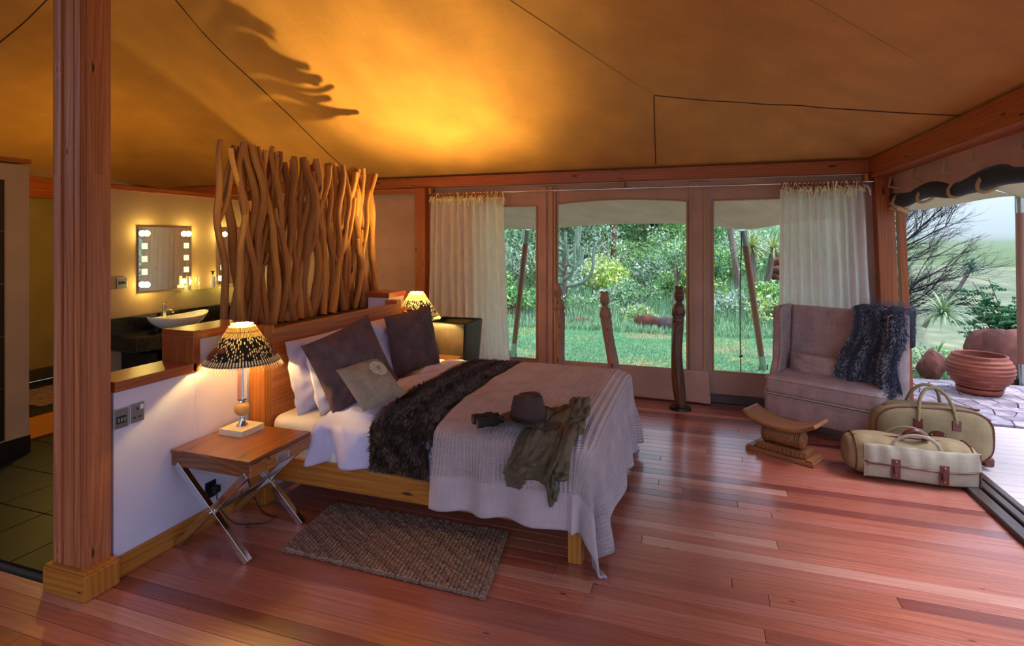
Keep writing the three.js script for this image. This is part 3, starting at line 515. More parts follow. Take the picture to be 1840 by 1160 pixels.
// hat
{
  const t = thing('felt_hat', 'brown felt hat with a pinched crown on the blanket', 'hat', [-0.84, 0.664, -2.74], -0.35);
  const S = 48, crown = sheet(S, 22, (u, v) => { const a = u * 2 * PI; let R = lerp(0.088, 0.062, pow(v, 1.5)), y = 0.125 * min(1, v / 0.82); if (v > 0.82) { const k = (v - 0.82) / 0.18; R *= 1 - k; y += 0.008 * sin(k * PI); }
    const x0 = cos(a), z0 = sin(a), fr = sm(0.2, 0.9, x0) * sm(0.4, 1, v); let x = R * 1.12 * x0, z = R * 0.9 * z0; z *= 1 - 0.42 * fr * sm(0.1, 0.6, abs(z0)); y -= 0.036 * sm(0.7, 1, v) * Math.exp(-pow(z / 0.022, 2)) - 0.012 * sm(0.5, 1, v) * x0; return [x, y + 0.006, z]; }, { thick: 0.003, uvf: (u, v) => [u * 0.5, v * 0.15] });
  mk('crown', crown, M.felt, t);
  mk('brim', sheet(S, 10, (u, v) => { const a = u * 2 * PI, R = lerp(0.085, 0.165, v); return [R * 1.08 * cos(a), 0.008 + v * v * (0.03 * pow(abs(sin(a)), 2) - 0.012 * pow(abs(cos(a)), 3)), R * 0.94 * sin(a)]; }, { thick: 0.0035, uvf: (u, v) => [u * 0.6, v * 0.1] }), M.felt, t);
  mk('hat_band', sheet(S, 2, (u, v) => { const a = u * 2 * PI, R = 0.0905 - v * 0.002; return [R * 1.12 * cos(a), 0.012 + 0.022 * v, R * 0.9 * sin(a)]; }, { thick: 0.002 }), M.feltBand, t);
}
// binoculars
{
  const t = thing('binoculars', 'black binoculars lying on the blanket beside the hat', 'binoculars', [-1.04, 0.638, -2.68], 0.75);
  const tubeG = () => xf(lathe([[0, 0], [0.021, 0], [0.026, 0.002], [0.0265, 0.03], [0.024, 0.034], [0.0235, 0.06], [0.027, 0.075], [0.0255, 0.105], [0.018, 0.115], [0.0185, 0.14], [0.015, 0.143], [0, 0.143]], 28), 0, 0, 0, 0, 0, -PI / 2);
  for (const z of [0.034, -0.034]) { const b = new THREE.Group(); mk('barrel', xf(tubeG(), -0.07, 0.027, z), M.blackMatte, t); mk('lens_rim', xf(new THREE.TorusGeometry(0.0235, 0.003, 8, 28), -0.07, 0.027, z, 0, PI / 2, 0), M.black, t); mk('lens', xf(new THREE.CylinderGeometry(0.02, 0.02, 0.003, 24), -0.0715, 0.027, z, 0, 0, PI / 2), phy({ color: 0x1a1c24, roughness: 0.08, clearcoat: 1 }), t); }
  mk('bridge', merge([box(0.05, 0.018, 0.05, 0, 0.03, 0, { b: 0.004 }), xf(new THREE.CylinderGeometry(0.009, 0.009, 0.05, 16), 0.01, 0.042, 0, 0, 0, PI / 2)]), M.blackMatte, t);
}
// olive shirt thrown over the edge
{
  const top = (s, tt) => { const { zn, xe } = BED, R = 0.05; const x = s, z0 = zn - max(tt, R); let y = topY(x, z0) + 0.062, z = z0; if (tt < R) { const r = R - tt; if (r < R * 1.57) { z += R * sin(r / R) + 0.06; y -= R * (1 - cos(r / R)); } else { z += R + 0.075 + 0.03 * (r - R * 1.57); y -= R + (r - R * 1.57); } z -= 0.06 * sm(R, 0, r) } return [x, y, z]; };
  const t = thing('shirt', 'crumpled olive green shirt thrown over the bed edge', 'shirt');
  const patch = (name, C, lift, k, nu = 44, nv = 36, mat = M.shirt) => mk(name, sheet(nu, nv, (u, v) => {   // C: four corners (along the bed, in from its edge)
    const q = [0, 1].map((i) => lerp(lerp(C[0][i], C[1][i], u), lerp(C[3][i], C[2][i], u), v)), ed = min(1, 6 * min(u, 1 - u, v, 1 - v)), w = pow(abs(sin(u * k * 3.1 + v * k * 1.7 + 5 * fbm(u * 2.2 + k, v * 2.2, 2))), 0.8), P = top(q[0] + 0.003 * sin(v * 9 + k), q[1] + 0.003 * sin(u * 7 + k)), h = lift + (0.006 + 0.03 * w * fbm(u * 4 + k, v * 4, 2) * 1.7) * (0.25 + 0.75 * ed) * (k ? 1 : 0.2);
    const side = sm(0.05, -0.06, q[1]); return [P[0], P[1] + h * (1 - 0.85 * side), P[2] + h * (0.25 + 0.75 * side)];
  }, { thick: 0.006, uvf: (u, v) => [u * 0.3, v * 0.3] }), mat, t);
  patch('shirt_tail', [[-0.915, -0.15], [-0.655, -0.13], [-0.66, -0.272], [-0.912, -0.236]], 0.002, 0);
  patch('tail_corner', [[-0.71, -0.14], [-0.65, -0.12], [-0.643, -0.26], [-0.68, -0.3]], 0.012, 3, 20, 20);
  patch('body', [[-0.82, 0.06], [-0.63, 0.05], [-0.7, -0.185], [-0.925, -0.178]], 0.012, 2);
  patch('pocket', [[-0.8, 0.05], [-0.715, 0.045], [-0.75, -0.12], [-0.865, -0.095]], 0.026, 1, 24, 24);
  patch('sleeve', [[-0.66, 0.06], [-0.565, 0.05], [-0.598, -0.152], [-0.668, -0.147]], 0.018, 0.8, 24, 30);
  patch('cuff', [[-0.672, -0.132], [-0.592, -0.137], [-0.598, -0.16], [-0.672, -0.155]], 0.03, 0.5, 16, 8);
  patch('bunched_back', [[-0.83, 0.16], [-0.6, 0.4], [-0.535, 0.03], [-0.72, -0.02]], 0.016, 3.4, 70, 60);
  patch('collar', [[-0.68, 0.34], [-0.585, 0.4], [-0.535, 0.16], [-0.62, 0.1]], 0.04, 2.2, 30, 26);
  patch('front_placket', [[-0.595, 0.05], [-0.57, 0.05], [-0.7, -0.19], [-0.725, -0.185]], 0.036, 0.4, 8, 30);
  mk('badge', box(0.006, 0.025, 0.012, -0.642, 0.44, -2.553, { b: 0.002 }), std({ color: 0x3a6f96, roughness: 0.5 }), t, 'small blue fastening');
}
// jute rug
{
  const P = [[-2.02, -2.3], [-0.905, -2.275], [-0.985, -2.815], [-2.085, -2.8]];
  const at = (u, v) => { const a = [lerp(P[0][0], P[1][0], u), lerp(P[0][1], P[1][1], u)], b = [lerp(P[3][0], P[2][0], u), lerp(P[3][1], P[2][1], u)]; return [lerp(a[0], b[0], v), lerp(a[1], b[1], v)]; };
  const t = thing('rug', 'small tan jute rug with ribbed weave on the floorboards', 'rug');
  const NR = 52, ribs = []; for (let i = 0; i < NR; i++) { const pts = []; for (let k = 0; k <= 60; k++) { const [x, z] = at((i + 0.5) / NR, k / 60); pts.push([x + 0.005 * (vn(k * 0.6 + i * 9, i) - 0.5), 0.012 + 0.004 * vn(k * 0.9, i * 3), z]); } ribs.push(pts); }
  mk('backing', sheet(12, 12, (u, v) => { const [x, z] = at(u, v); return [x, 0.007, z]; }, { thick: 0.006, uvf: (u, v) => [u, v * 0.6] }), M.jute, t);
  for (const p of ribs) mk('rib', sweep(p, (s, a, i) => 0.0118 * (0.75 + 0.5 * vn(i * 1.3, p[0][0] * 300)), { seg: 7 }), M.jute, t);
  for (const e of [0, 1]) mk('end_binding', sweep([at(e, 0), at(e, 0.5), at(e, 1)].map(([x, z]) => [x, 0.011, z]), 0.011, { seg: 6 }), M.jute, t);
}
// ---------------------------------------------------------------- bedside tables and lamps
const TABLE = (() => {
  const t = thing('bedside_table', 'small dark-grained wooden table on crossed chrome legs, nearest the fluted post', 'side table', [-2.345, 0, -2.37], 0, 'bedside tables');
  mk('top', box(0.515, 0.02, 0.455, 0, 0.502, 0, { b: 0.002, ax: 2 }), M.sheesham, t);
  mk('apron', merge([box(0.515, 0.068, 0.43, -0.008, 0.458, 0, { b: 0.001, ax: 0 })]), M.sheesham, t);
  for (const [z, w] of [[0.165, 0.1], [-0.165, 0.1]]) mk('front_block', box(0.012, 0.066, w, 0.2515, 0.458, z, { b: 0.001, ax: 2 }), M.sheeshamPale, t);
  const d = mk('drawer', box(0.016, 0.064, 0.226, 0.2535, 0.458, 0, { b: 0.002, ax: 2 }), M.sheeshamPale, t);
  mk('recessed_pull', merge([box(0.006, 0.004, 0.09, 0.263, 0.475, 0, { b: 0.001 }), box(0.006, 0.004, 0.09, 0.263, 0.441, 0, { b: 0.001 }), box(0.006, 0.036, 0.004, 0.263, 0.458, 0.044, { b: 0.001 }), box(0.006, 0.036, 0.004, 0.263, 0.458, -0.044, { b: 0.001 })]), M.chrome, d);
  mk('pull_plate', box(0.002, 0.032, 0.084, 0.2625, 0.458, 0, { b: 0 }), M.steel, d);
  for (const z of [0.205, -0.185]) for (const s of [1, -1]) {
    const a = V(-0.225 * s, 0.428, z + 0.003 * s), b = V(0.235 * s, 0.0, z + 0.003 * s), L = a.distanceTo(b);
    mk('leg', xf(box(0.034, L, 0.03, 0, 0, 0, { b: 0.002, ax: 1 }), (a.x + b.x) / 2, (a.y + b.y) / 2 + 0.008, a.z, 0, 0, atan2(b.x - a.x, a.y - b.y)), M.chrome, t);
  }
  mk('stretcher', box(0.026, 0.026, 0.39, 0, 0.222, 0.01, { b: 0.002 }), M.chrome, t);
  for (const z of [0.23, -0.21]) mk('pivot', xf(new THREE.CylinderGeometry(0.012, 0.012, 0.012, 16), 0, 0.222, z, PI / 2), M.chrome, t);
  return t;
})();
copyOf(TABLE, 'small wooden table with crossed legs, half hidden between bed and tall planter', [-2.345, 0, -4.52], 0);
const shadeTex = (() => {                         // guinea-fowl feathers: pale drops in rows on near black, quill lines
  const r = RNG(4);
  return tex(1024, 256, (u, v) => {
    const q = u * 78, qi = floor(q), qf = q - qi - 0.5; let c = [0.07, 0.045, 0.035];
    const rows = 9, vv = v * rows + (qi % 3) * 0.33 + vn(qi * 3.1, floor(v * rows)) * 0.5, vf = vv - floor(vv) - 0.5, on = HT[(qi * 31 + floor(vv) * 977) & 65535];
    const R = 0.2 + on * 0.2;
    if (v > 0.1 && v < 0.78 && on > 0.38 && hypot(qf / 0.28, vf / R) < 1) c = mixc([0.93, 0.86, 0.72], [0.75, 0.5, 0.28], on * 0.4);
    if (v <= 0.16 && abs(qf) < 0.28) c = [0.9, 0.82, 0.68];
    if (v >= 0.76 && abs(qf) < 0.26) c = [0.82, 0.62, 0.4];
    if (v > 0.2 && v < 0.5 && vn(u * 12, v * 4) > 0.8 && abs(qf) < 0.3) c = [0.45, 0.2, 0.12];
    return c;
  });
})();
shadeTex.repeat.set(1, 1);
M.shade = phy({ map: shadeTex, roughness: 0.85, transmission: 0.022, thickness: 0 });
M.bulb = std({ color: 0xfff2dc, emissive: 0xffcc70, emissiveIntensity: 9 });
const LAMPS = [];
function makeLamp(pos, l, cd) {
  const t = thing('table_lamp', l, 'lamp', pos, 0, 'bedside lamps');
  mk('base', box(0.165, 0.036, 0.165, 0, 0.018, 0, { b: 0.003 }), M.baseStone ??= std({ color: 0xcfc2ae, roughness: 0.5 }), t);
  mk('neck', lathe([[0, 0.036], [0.03, 0.036], [0.031, 0.041], [0.022, 0.05], [0.014, 0.07], [0.012, 0.085], [0.016, 0.096], [0, 0.098]], 24), M.chrome, t);
  mk('ball', xf(new THREE.SphereGeometry(0.042, 28, 18), 0, 0.132, 0), M.ballWood ??= wood(0x8a5a30, 0xd0a870, 71, { sv: 0.1, su: 0.2 }, { roughness: 0.4 }), t);
  mk('ring', xf(new THREE.CylinderGeometry(0.02, 0.024, 0.012, 24), 0, 0.176, 0), M.chrome, t);
  mk('glass_column', xf(new THREE.CylinderGeometry(0.025, 0.025, 0.2, 28), 0, 0.282, 0), M.glass, t);
  mk('core_rod', xf(new THREE.CylinderGeometry(0.005, 0.005, 0.26, 10), 0, 0.31, 0), M.chrome, t);
  mk('socket', xf(new THREE.CylinderGeometry(0.016, 0.018, 0.08, 20), 0, 0.445, 0), M.chrome, t);
  mk('added_downlight_cup', lathe([[0.012, 0.462], [0.05, 0.49], [0.052, 0.492], [0.012, 0.466]], 28), M.chrome, t);  // unseen cup added under the bulb to block its downward light
  mk('bulb', xf(new THREE.SphereGeometry(0.03, 20, 14), 0, 0.52, 0, 0, 0, 0, [1, 1.25, 1]), M.bulb, t);
  const sh = mk('shade', sheet(156, 8, (u, v) => { const a = u * 2 * PI, R = lerp(0.203, 0.07, v) * (1 + (floor(u * 156) % 2 ? 0.012 : -0.012)); return [R * cos(a), lerp(0.402, 0.6, v) - 0.008 * sin(v * PI), R * sin(a)]; }, { uvf: (u, v) => [u, v] }), M.shade, t);
  const q = []; for (let k = 0; k < 78; k++) { const a = (k + 0.5) / 78 * 2 * PI, r0 = 0.2, j = HT[k] * 0.008; q.push(sweep([[r0 * cos(a), 0.405, r0 * sin(a)], [(0.212 + j) * cos(a), 0.378 - j, (0.212 + j) * sin(a)]], (s) => 0.0028 * (1 - 0.7 * s), { seg: 4 })); const b = 0.064; q.push(sweep([[b * cos(a), 0.597, b * sin(a)], [0.058 * cos(a), 0.612 + j * 0.6, 0.058 * sin(a)]], 0.0022, { seg: 4 })); }
  mk('quill_tips', merge(q), M.ivory, t).userData.kind = 'stuff';
  for (const [R, y] of [[0.198, 0.408], [0.083, 0.572]]) mk('hoop', xf(new THREE.TorusGeometry(R, 0.0022, 6, 60), 0, y, 0, PI / 2), M.black, t);
  for (const a of [0, 2.1, 4.2]) mk('spoke', sweep([[0, 0.43, 0], [0.185 * cos(a), 0.42, 0.185 * sin(a)]], 0.0018, { seg: 5 }), M.black, t);
  const p = new THREE.PointLight(0xffe080, cd, 0, 2); p.name = 'lamp_glow'; p.position.set(0, 0.52, 0); p.castShadow = true; p.shadow.radius = 1.3; t.add(p); return t;
}
makeLamp([-2.455, 0.512, -2.47], 'near lamp with spotted feather shade on the table beside the fluted post', LAMP_CD * 0.15);
makeLamp([-2.43, 0.512, -4.47], 'far lamp with spotted feather shade, behind the brown cushion', LAMP_CD);
{
  const c = thing('lamp_cable', 'thin black lamp cable hanging behind the near table', 'cable');
  mk('cord', sweep([[-2.56, 0.2, -2.4], [-2.54, 0.14, -2.38], [-2.44, 0.03, -2.4], [-2.36, 0.01, -2.46], [-2.3, 0.01, -2.5], [-2.28, 0.03, -2.53], [-2.33, 0.012, -2.56], [-2.42, 0.02, -2.58], [-2.55, 0.2, -2.6], [-2.59, 0.5, -2.58]], 0.004, { seg: 6, n: 60 }), M.black, c);
  mk('plug', box(0.035, 0.04, 0.04, -2.572, 0.2, -2.4, { b: 0.006 }), M.black, c);
}
{
  const wx = -2.606;
  const plate = (z, y, l, kind) => { const t = thing('wall_socket', l, 'socket', [wx, y, z], 0, 'wall sockets'); mk('plate', box(0.008, 0.094, 0.072, 0, 0, 0, { b: 0.003 }), kind === 2 ? M.black : M.steel, t);
    if (kind === 0) { mk('module', box(0.004, 0.034, 0.046, 0.005, -0.006, 0, { b: 0.001 }), M.black, t); for (const q of [-0.014, 0, 0.014]) mk('rocker', box(0.006, 0.02, 0.009, 0.007, -0.006, q, { b: 0.001 }), M.steel, t); }
    if (kind === 1) { for (const [q, y2, w, h] of [[0, 0.018, 0.006, 0.014], [-0.012, -0.022, 0.014, 0.006], [0.014, -0.022, 0.014, 0.006]]) mk('slot', box(0.002, h, w, 0.0042, y2, q, { b: 0 }), M.black, t); mk('rocker', box(0.006, 0.022, 0.011, 0.006, 0.024, -0.022, { b: 0.001 }), M.ceramic, t); }
    if (kind === 2) mk('slot', box(0.003, 0.03, 0.03, 0.004, 0, 0, { b: 0.001 }), M.blackMatte, t); };
  plate(-1.885, 0.752, 'brushed steel plate with three small rockers, nearest the fluted post', 0);
  plate(-1.965, 0.757, 'brushed steel power socket beside the rocker plate', 1);
  plate(-2.395, 0.195, 'black wall socket low behind the crossed table legs', 2);
}
// tapered planter box
{
  const t = thing('planter_box', 'tall dark tapered planter box beside the left curtain', 'planter', [-2.33, 0, -5.05]);
  const ring = (y, s) => [[-s, y, -s], [s, y, -s], [s, y, s], [-s, y, s]];
  const wall = (k) => sheet(8, 14, (u, v) => { const y = 0.79 * v, s = 0.135 + 0.075 * pow(v, 0.6), a = ring(y, s), p = a[k], q = a[(k + 1) % 4]; return [lerp(p[0], q[0], u), y, lerp(p[2], q[2], u)]; }, { thick: 0.016, uvf: (u, v) => [u * 0.4, v * 0.8] });
  for (let k = 0; k < 4; k++) mk('side', wall(k), M.planter, t);
  for (const [x, z, w, d] of [[0, 0.2, 0.43, 0.03], [0, -0.2, 0.43, 0.03], [0.2, 0, 0.03, 0.37], [-0.2, 0, 0.03, 0.37]]) mk('rim', box(w, 0.014, d, x, 0.79, z, { b: 0.003 }), M.blackMatte, t);
  mk('base', box(0.26, 0.02, 0.26, 0, 0.01, 0, { b: 0.002 }), M.blackMatte, t);
}
// ---------------------------------------------------------------- branch screen
{
  const t = thing('branch_screen', 'tall headboard screen of stripped crooked branches', 'screen'), r = RNG(22), mats = [M.stickA, M.stickB, M.stickC];
  const N = 54;
  for (let i = 0; i < N; i++) {
    const k = (i + 0.5) / N, z0 = lerp(-2.87, -4.5, k) + (r() - 0.5) * 0.03, x0 = -2.955 + (i % 3 - 1) * 0.04, top = 2.2 + r() * 0.075 - (r() < 0.12 ? 0.06 : 0), lean = (r() - 0.5) * (i % 4 === 0 ? 0.75 : 0.22);
    let zt = clamp(z0 + lean, -4.55, -2.85); const b1 = (r() - 0.5) * 0.12, b2 = (r() - 0.5) * 0.1, R = 0.02 + r() * 0.014, ph = r() * 6;
    const n = 16, P = []; for (let j = 0; j <= n; j++) { const s = j / n; P.push([x0 + 0.022 * sin(s * 5 + ph) + 0.01 * sin(s * 13 + ph), lerp(0.992, top, s), lerp(z0, zt, s) + b1 * sin(s * PI) + b2 * sin(s * 2 * PI) + 0.008 * sin(s * 17 + ph)]); }
    const kn = r(), kk = r();
    const st = mk('branch', sweep(P, (s, a) => R * (1.12 - 0.3 * s) * (1 + 0.28 * Math.exp(-pow((s - kn) / 0.025, 2)) * (0.5 + 0.5 * cos(a - ph)) + 0.06 * sin(a * 3 + s * 9)), { seg: 10 }), mats[floor(r() * 3)], t);
    if (r() < 0.42) {                              // a fork or a sawn stub
      const s0 = 0.3 + 0.5 * r(), q = P[floor(s0 * n)], len = r() < 0.5 ? 0.1 + r() * 0.08 : 0.35 + r() * 0.3, dz = (r() < 0.5 ? -1 : 1) * (0.25 + r() * 0.3) * len, ey = min(top + 0.02, q[1] + len), ez = clamp(q[2] + dz, -4.55, -2.86);
      mk('fork', sweep([q, [q[0] + 0.01, lerp(q[1], ey, 0.35), lerp(q[2], ez, 0.6)], [q[0] + 0.02, ey, ez]], (s) => R * 0.8 * (1 - 0.3 * s), { seg: 8, n: 8 }), st.material, st);
    }
  }
}
// ---------------------------------------------------------------- curtains
{
  const rod = thing('curtain_rod', 'long slim steel curtain rod under the window beam', 'curtain rod');
  mk('tube', xf(new THREE.CylinderGeometry(0.0085, 0.0085, 4.42, 12), -0.73, 2.125, -5.69, 0, 0, PI / 2), M.chrome, rod);
  for (const x of [-2.92, -0.735, 1.42]) mk('bracket', box(0.03, 0.07, 0.11, x, 2.16, -5.73, { b: 0.004, ax: 1 }), M.honey, rod);
  const curtain = (l, xa, xb, xc, xd, n, seed) => {   // top from xa to xb, hem from xc to xd
    const t = thing('curtain', l, 'curtain', [0, 0, 0], 0, 'window curtains'), r = RNG(seed), ph = r() * 6, wob = [r() * 6, r() * 6];
    const at = (u, v) => { const uu = u + 0.012 * sin(u * 19 + wob[0]), x = lerp(lerp(xa, xb, uu), lerp(xc, xd, uu), pow(v, 1.1)), A = 0.036 + 0.012 * sin(u * 8 + wob[1]); return [x + 0.01 * sin(u * n * 6.28 * 2) * v, lerp(2.07, 0.05, v), -5.69 + A * sin(u * n * 6.283 + ph + 0.5 * sin(v * 3 + u * 5)) * (0.75 + 0.25 * v) + 0.03 * v + 0.006 * sin(v * 14 + u * 31)]; };
    mk('pleated_cloth', sheet(n * 24, 44, at, { uvf: (u, v) => [u * 2.2, v * 2] }), M.curtain, t);
    mk('gathered_heading', sheet(n * 14, 4, (u, v) => { const p = at(u, 0.0); return [p[0], 2.07 + 0.012 * sin(u * n * 12.6) * 0.5 + 0.03 * (1 - v) - 0.03, p[2] + 0.008]; }, { thick: 0.004 }), M.ivory, t);
    for (let i = 0; i < 2 * n; i++) {
      const u = (i + 0.5) / (2 * n), p = at(u, 0), ring = mk('ring', xf(new THREE.TorusGeometry(0.026, 0.006, 8, 22), lerp(p[0], lerp(xa, xb, u), 0.5), 2.107, -5.69, 0, PI / 2 + (r() - 0.5) * 0.5, 0), M.honey, t);
      for (let k = 0; k < 3; k++) { const a = (r() - 0.5) * 0.1, d = 0.05 + r() * 0.06, up = k === 0 && r() < 0.5 ? 0.05 : 0; mk('tie', sweep([[p[0], 2.088, p[2] + 0.012], [p[0] + a * 0.5, 2.085 + up, p[2] + 0.035], [p[0] + a, 2.07 - d * (up ? 0.1 : 0.5), p[2] + 0.04], [p[0] + a * 1.2, 2.08 - d - up * 0.2, p[2] + 0.03]], 0.0055, { seg: 5, n: 8, flat: 0.5 }), M.ivory, t); }
    }
    return t;
  };
  curtain('long cream curtain drawn beside the bed, left of the windows', -2.9, -2.03, -2.93, -1.93, 10, 3);
  curtain('long cream curtain behind the wing chair', 0.715, 1.4, 0.7, 1.5, 10, 8);
}
// ---------------------------------------------------------------- carved posts
function totem(pos, H, tilt, mat, l, seed, ear) {
  const t = thing('carved_post', l, 'carving', pos, 0, 'carved figure posts'), r = RNG(seed), bend = (y) => { const s = y / H; return [tilt[0] * s + 0.02 * sin(s * 5 + seed), tilt[1] * s]; };
  const hT = H, hN = H * 0.875, hS = H * 0.845, hW = H * 0.7, R = 0.054;
  const prof = (a, y) => {                         // radius of the trunk round its axis at height y
    const bark = 1 + 0.1 * (fbm(a * 1.6 + seed, y * 5, 3) - 0.5) + 0.05 * sin(a * 4 + y * 9);
    if (y < hW) return R * lerp(0.92, 1.08, sm(0, 0.3, y)) * bark * (0.85 + 0.15 * sm(0, 0.05, y)) * lerp(1, 0.88, y / hW);
    if (y < hS) { const s = (y - hW) / (hS - hW); return R * (0.74 + 0.18 * sin(s * PI * 2 + 0.6) * (s < 0.5 ? 1 : -0.6) + 0.1 * s) * (1 + 0.12 * cos(2 * a)); }
    if (y < hN) { const s = (y - hS) / (hN - hS); return R * lerp(0.86, 0.42, sm(0, 1, s)) * (1 + 0.1 * cos(2 * a)); }
    const s = (y - hN) / (hT - hN); const face = cos(a - PI / 2);   // +z is the face
    return R * (0.45 + 0.42 * sin(PI * pow(s, 0.85))) * (1 + 0.12 * max(0, face) * (Math.exp(-pow((s - 0.5) / 0.12, 2)) - 0.6 * Math.exp(-pow((s - 0.66) / 0.07, 2))));
  };
  mk('trunk', sheet(36, 130, (u, v) => { const a = u * 2 * PI, y = v * H, q = prof(a, y), b = bend(y); return [b[0] + q * cos(a), y, b[1] + q * sin(a)]; }, { uvf: (u, v) => [v * H, u * 0.3] }), mat, t);
  const B = (y) => bend(y), bar = (pts, rr) => sweep(pts.map(([x, y, z]) => [B(y)[0] + x, y, B(y)[1] + z]), rr, { seg: 7, n: 10 });
  for (const s of [-1, 1]) {
    mk('arm', bar([[s * 0.032, hS - 0.012, 0.006], [s * 0.05, hS - 0.05, 0.004], [s * 0.047, hW + 0.075, 0.014], [s * 0.018, hW + 0.05, 0.037]], 0.0105), mat, t);
    mk('eye', xf(new THREE.SphereGeometry(0.006, 10, 8), B(hN)[0] + s * 0.013, lerp(hN, hT, 0.6), B(hN)[1] + R * 0.83), mat, t);
    mk('leg', bar([[s * 0.018, hW + 0.01, 0.03], [s * 0.02, hW - 0.05, 0.037], [s * 0.017, hW - 0.1, 0.035]], 0.014), mat, t);
    if (ear) mk('hair_knot', xf(new THREE.SphereGeometry(0.02, 12, 10), B(hT)[0] + s * 0.02, hT - 0.008, B(hT)[1]), mat, t);
  }
  mk('nose', xf(new THREE.ConeGeometry(0.006, 0.024, 8), B(hN)[0], lerp(hN, hT, 0.48), B(hN)[1] + R * 0.92, -0.2), mat, t);
  mk('mouth', xf(new THREE.TorusGeometry(0.008, 0.003, 6, 12), B(hN)[0], lerp(hN, hT, 0.3), B(hN)[1] + R * 0.83), mat, t);
  mk('base', xf(new THREE.CylinderGeometry(0.095, 0.1, 0.022, 28), 0, 0.011, 0), M.black, t);
  return t;
}
totem([-1.33, 0, -5.55], 1.15, [-0.07, 0.0], M.carve, 'carved wooden figure post nearest the curtain, with a round bare head', 4, false);
totem([-0.78, 0, -5.5], 1.08, [-0.1, 0.0], M.carve, 'shortest carved figure post, rising behind the foot of the bed', 7, true);
totem([-0.165, 0, -5.46], 1.155, [-0.03, 0.0], M.carveDark, 'dark polished carved figure post in front of the canvas flap', 9, true);
// ---------------------------------------------------------------- wing chair
const CH = { p: [1.06, 0, -5.215], ry: -0.488 };
const chairXF = (x, y, z) => V(x, y, z).applyAxisAngle(V(0, 1, 0), CH.ry).add(V(...CH.p));
{
  const t = thing('wing_chair', 'wide taupe wing chair with piped cushions in the corner', 'armchair', CH.p, CH.ry);
  const W = 0.9, D = 0.64;
  mk('base', disp(box(0.85, 0.19, 0.6, 0, 0.205, 0.02, { b: 0.025, seg: 3 }), (x, y, z) => [x, y, z]), M.chair, t);
  const seat = disp(xf(box(0.855, 0.15, 0.5, 0, 0, 0, { b: 0.045, seg: 6 }), 0, 0.375, 0.075), (x, y, z) => { const e = (1 - pow(abs(x / 0.43), 3)) * (1 - pow(abs((z - 0.075) / 0.25), 3)); return [x, y + (y > 0.37 ? 0.045 : -0.01) * max(0, e), z + 0.012 * (z > 0.2 ? 1 - pow(x / 0.43, 2) : 0)]; });
  const sc = mk('seat_cushion', seat, M.chair, t);
  const loop = (y, w, z0, z1) => { const P = [], c = 0.03; for (const [x, z, a0] of [[w, z1, 0], [-w, z1, PI / 2], [-w, z0, PI], [w, z0, 1.5 * PI]]) for (let k = 0; k <= 4; k++) { const a = a0 + k / 4 * PI / 2; P.push([x - Math.sign(x) * c + c * cos(a), y, z - (z === z1 ? c : -c) + c * sin(a)]); } P.push(P[0]); return P; };
  for (const y of [0.435, 0.312]) mk('piping', sweep(loop(y, 0.43, -0.17, 0.327), 0.0055, { seg: 6 }), M.chairPipe, sc);
  mk('piping', sweep(loop(0.288, 0.422, -0.25, 0.322), 0.0055, { seg: 6 }), M.chairPipe, t);
  const back = xf(box(0.8, 0.75, 0.13, 0, 0, 0, { b: 0.03, seg: 4 }), 0, 0.635, -0.225, -0.1);
  mk('backrest', back, M.chair, t);
  for (const s of [-1, 1]) {
    const w = extr([[-0.3, 0.11], [0.22, 0.11], [0.225, 0.3], [0.12, 0.42], [0.05, 0.55], [0.035, 0.75], [0.03, 0.99], [0.015, 1.01], [-0.3, 1.01], [-0.315, 0.9]].map(([z, y]) => [z, y]), 0.075, 0.016);
    w.rotateY(-PI / 2); w.translate(s > 0 ? 0.475 : -0.4, 0, 0); mk('wing', triUV(w, 1), M.chair, t);
    mk('piping', sweep([[s * 0.405, 0.3, 0.226], [s * 0.405, 0.42, 0.125], [s * 0.403, 0.55, 0.055], [s * 0.4, 0.75, 0.04], [s * 0.4, 0.99, 0.033], [s * 0.4, 1.008, 0.0], [s * 0.4, 1.01, -0.2]], 0.005, { seg: 6, n: 30 }), M.chairPipe, t);
  }
  for (const [x, z] of [[0.38, 0.27], [-0.38, 0.27], [0.38, -0.26], [-0.38, -0.26]]) mk('leg', box(0.045, 0.115, 0.045, x, 0.0575, z, { b: 0.004, ax: 1 }), M.threshold, t);
  const lp = solo('lumbar_pillow', pillow(0.6, 0.2, 0.13, 41, { wr: 1, ear: 0.02, p: 4 }), M.chair, 'small taupe oblong pillow on the wing chair seat', 'cushion');
  const c = chairXF(-0.075, 0.505, -0.085); lp.position.copy(c); lp.rotation.set(-0.22, CH.ry, 0, 'YXZ');
}
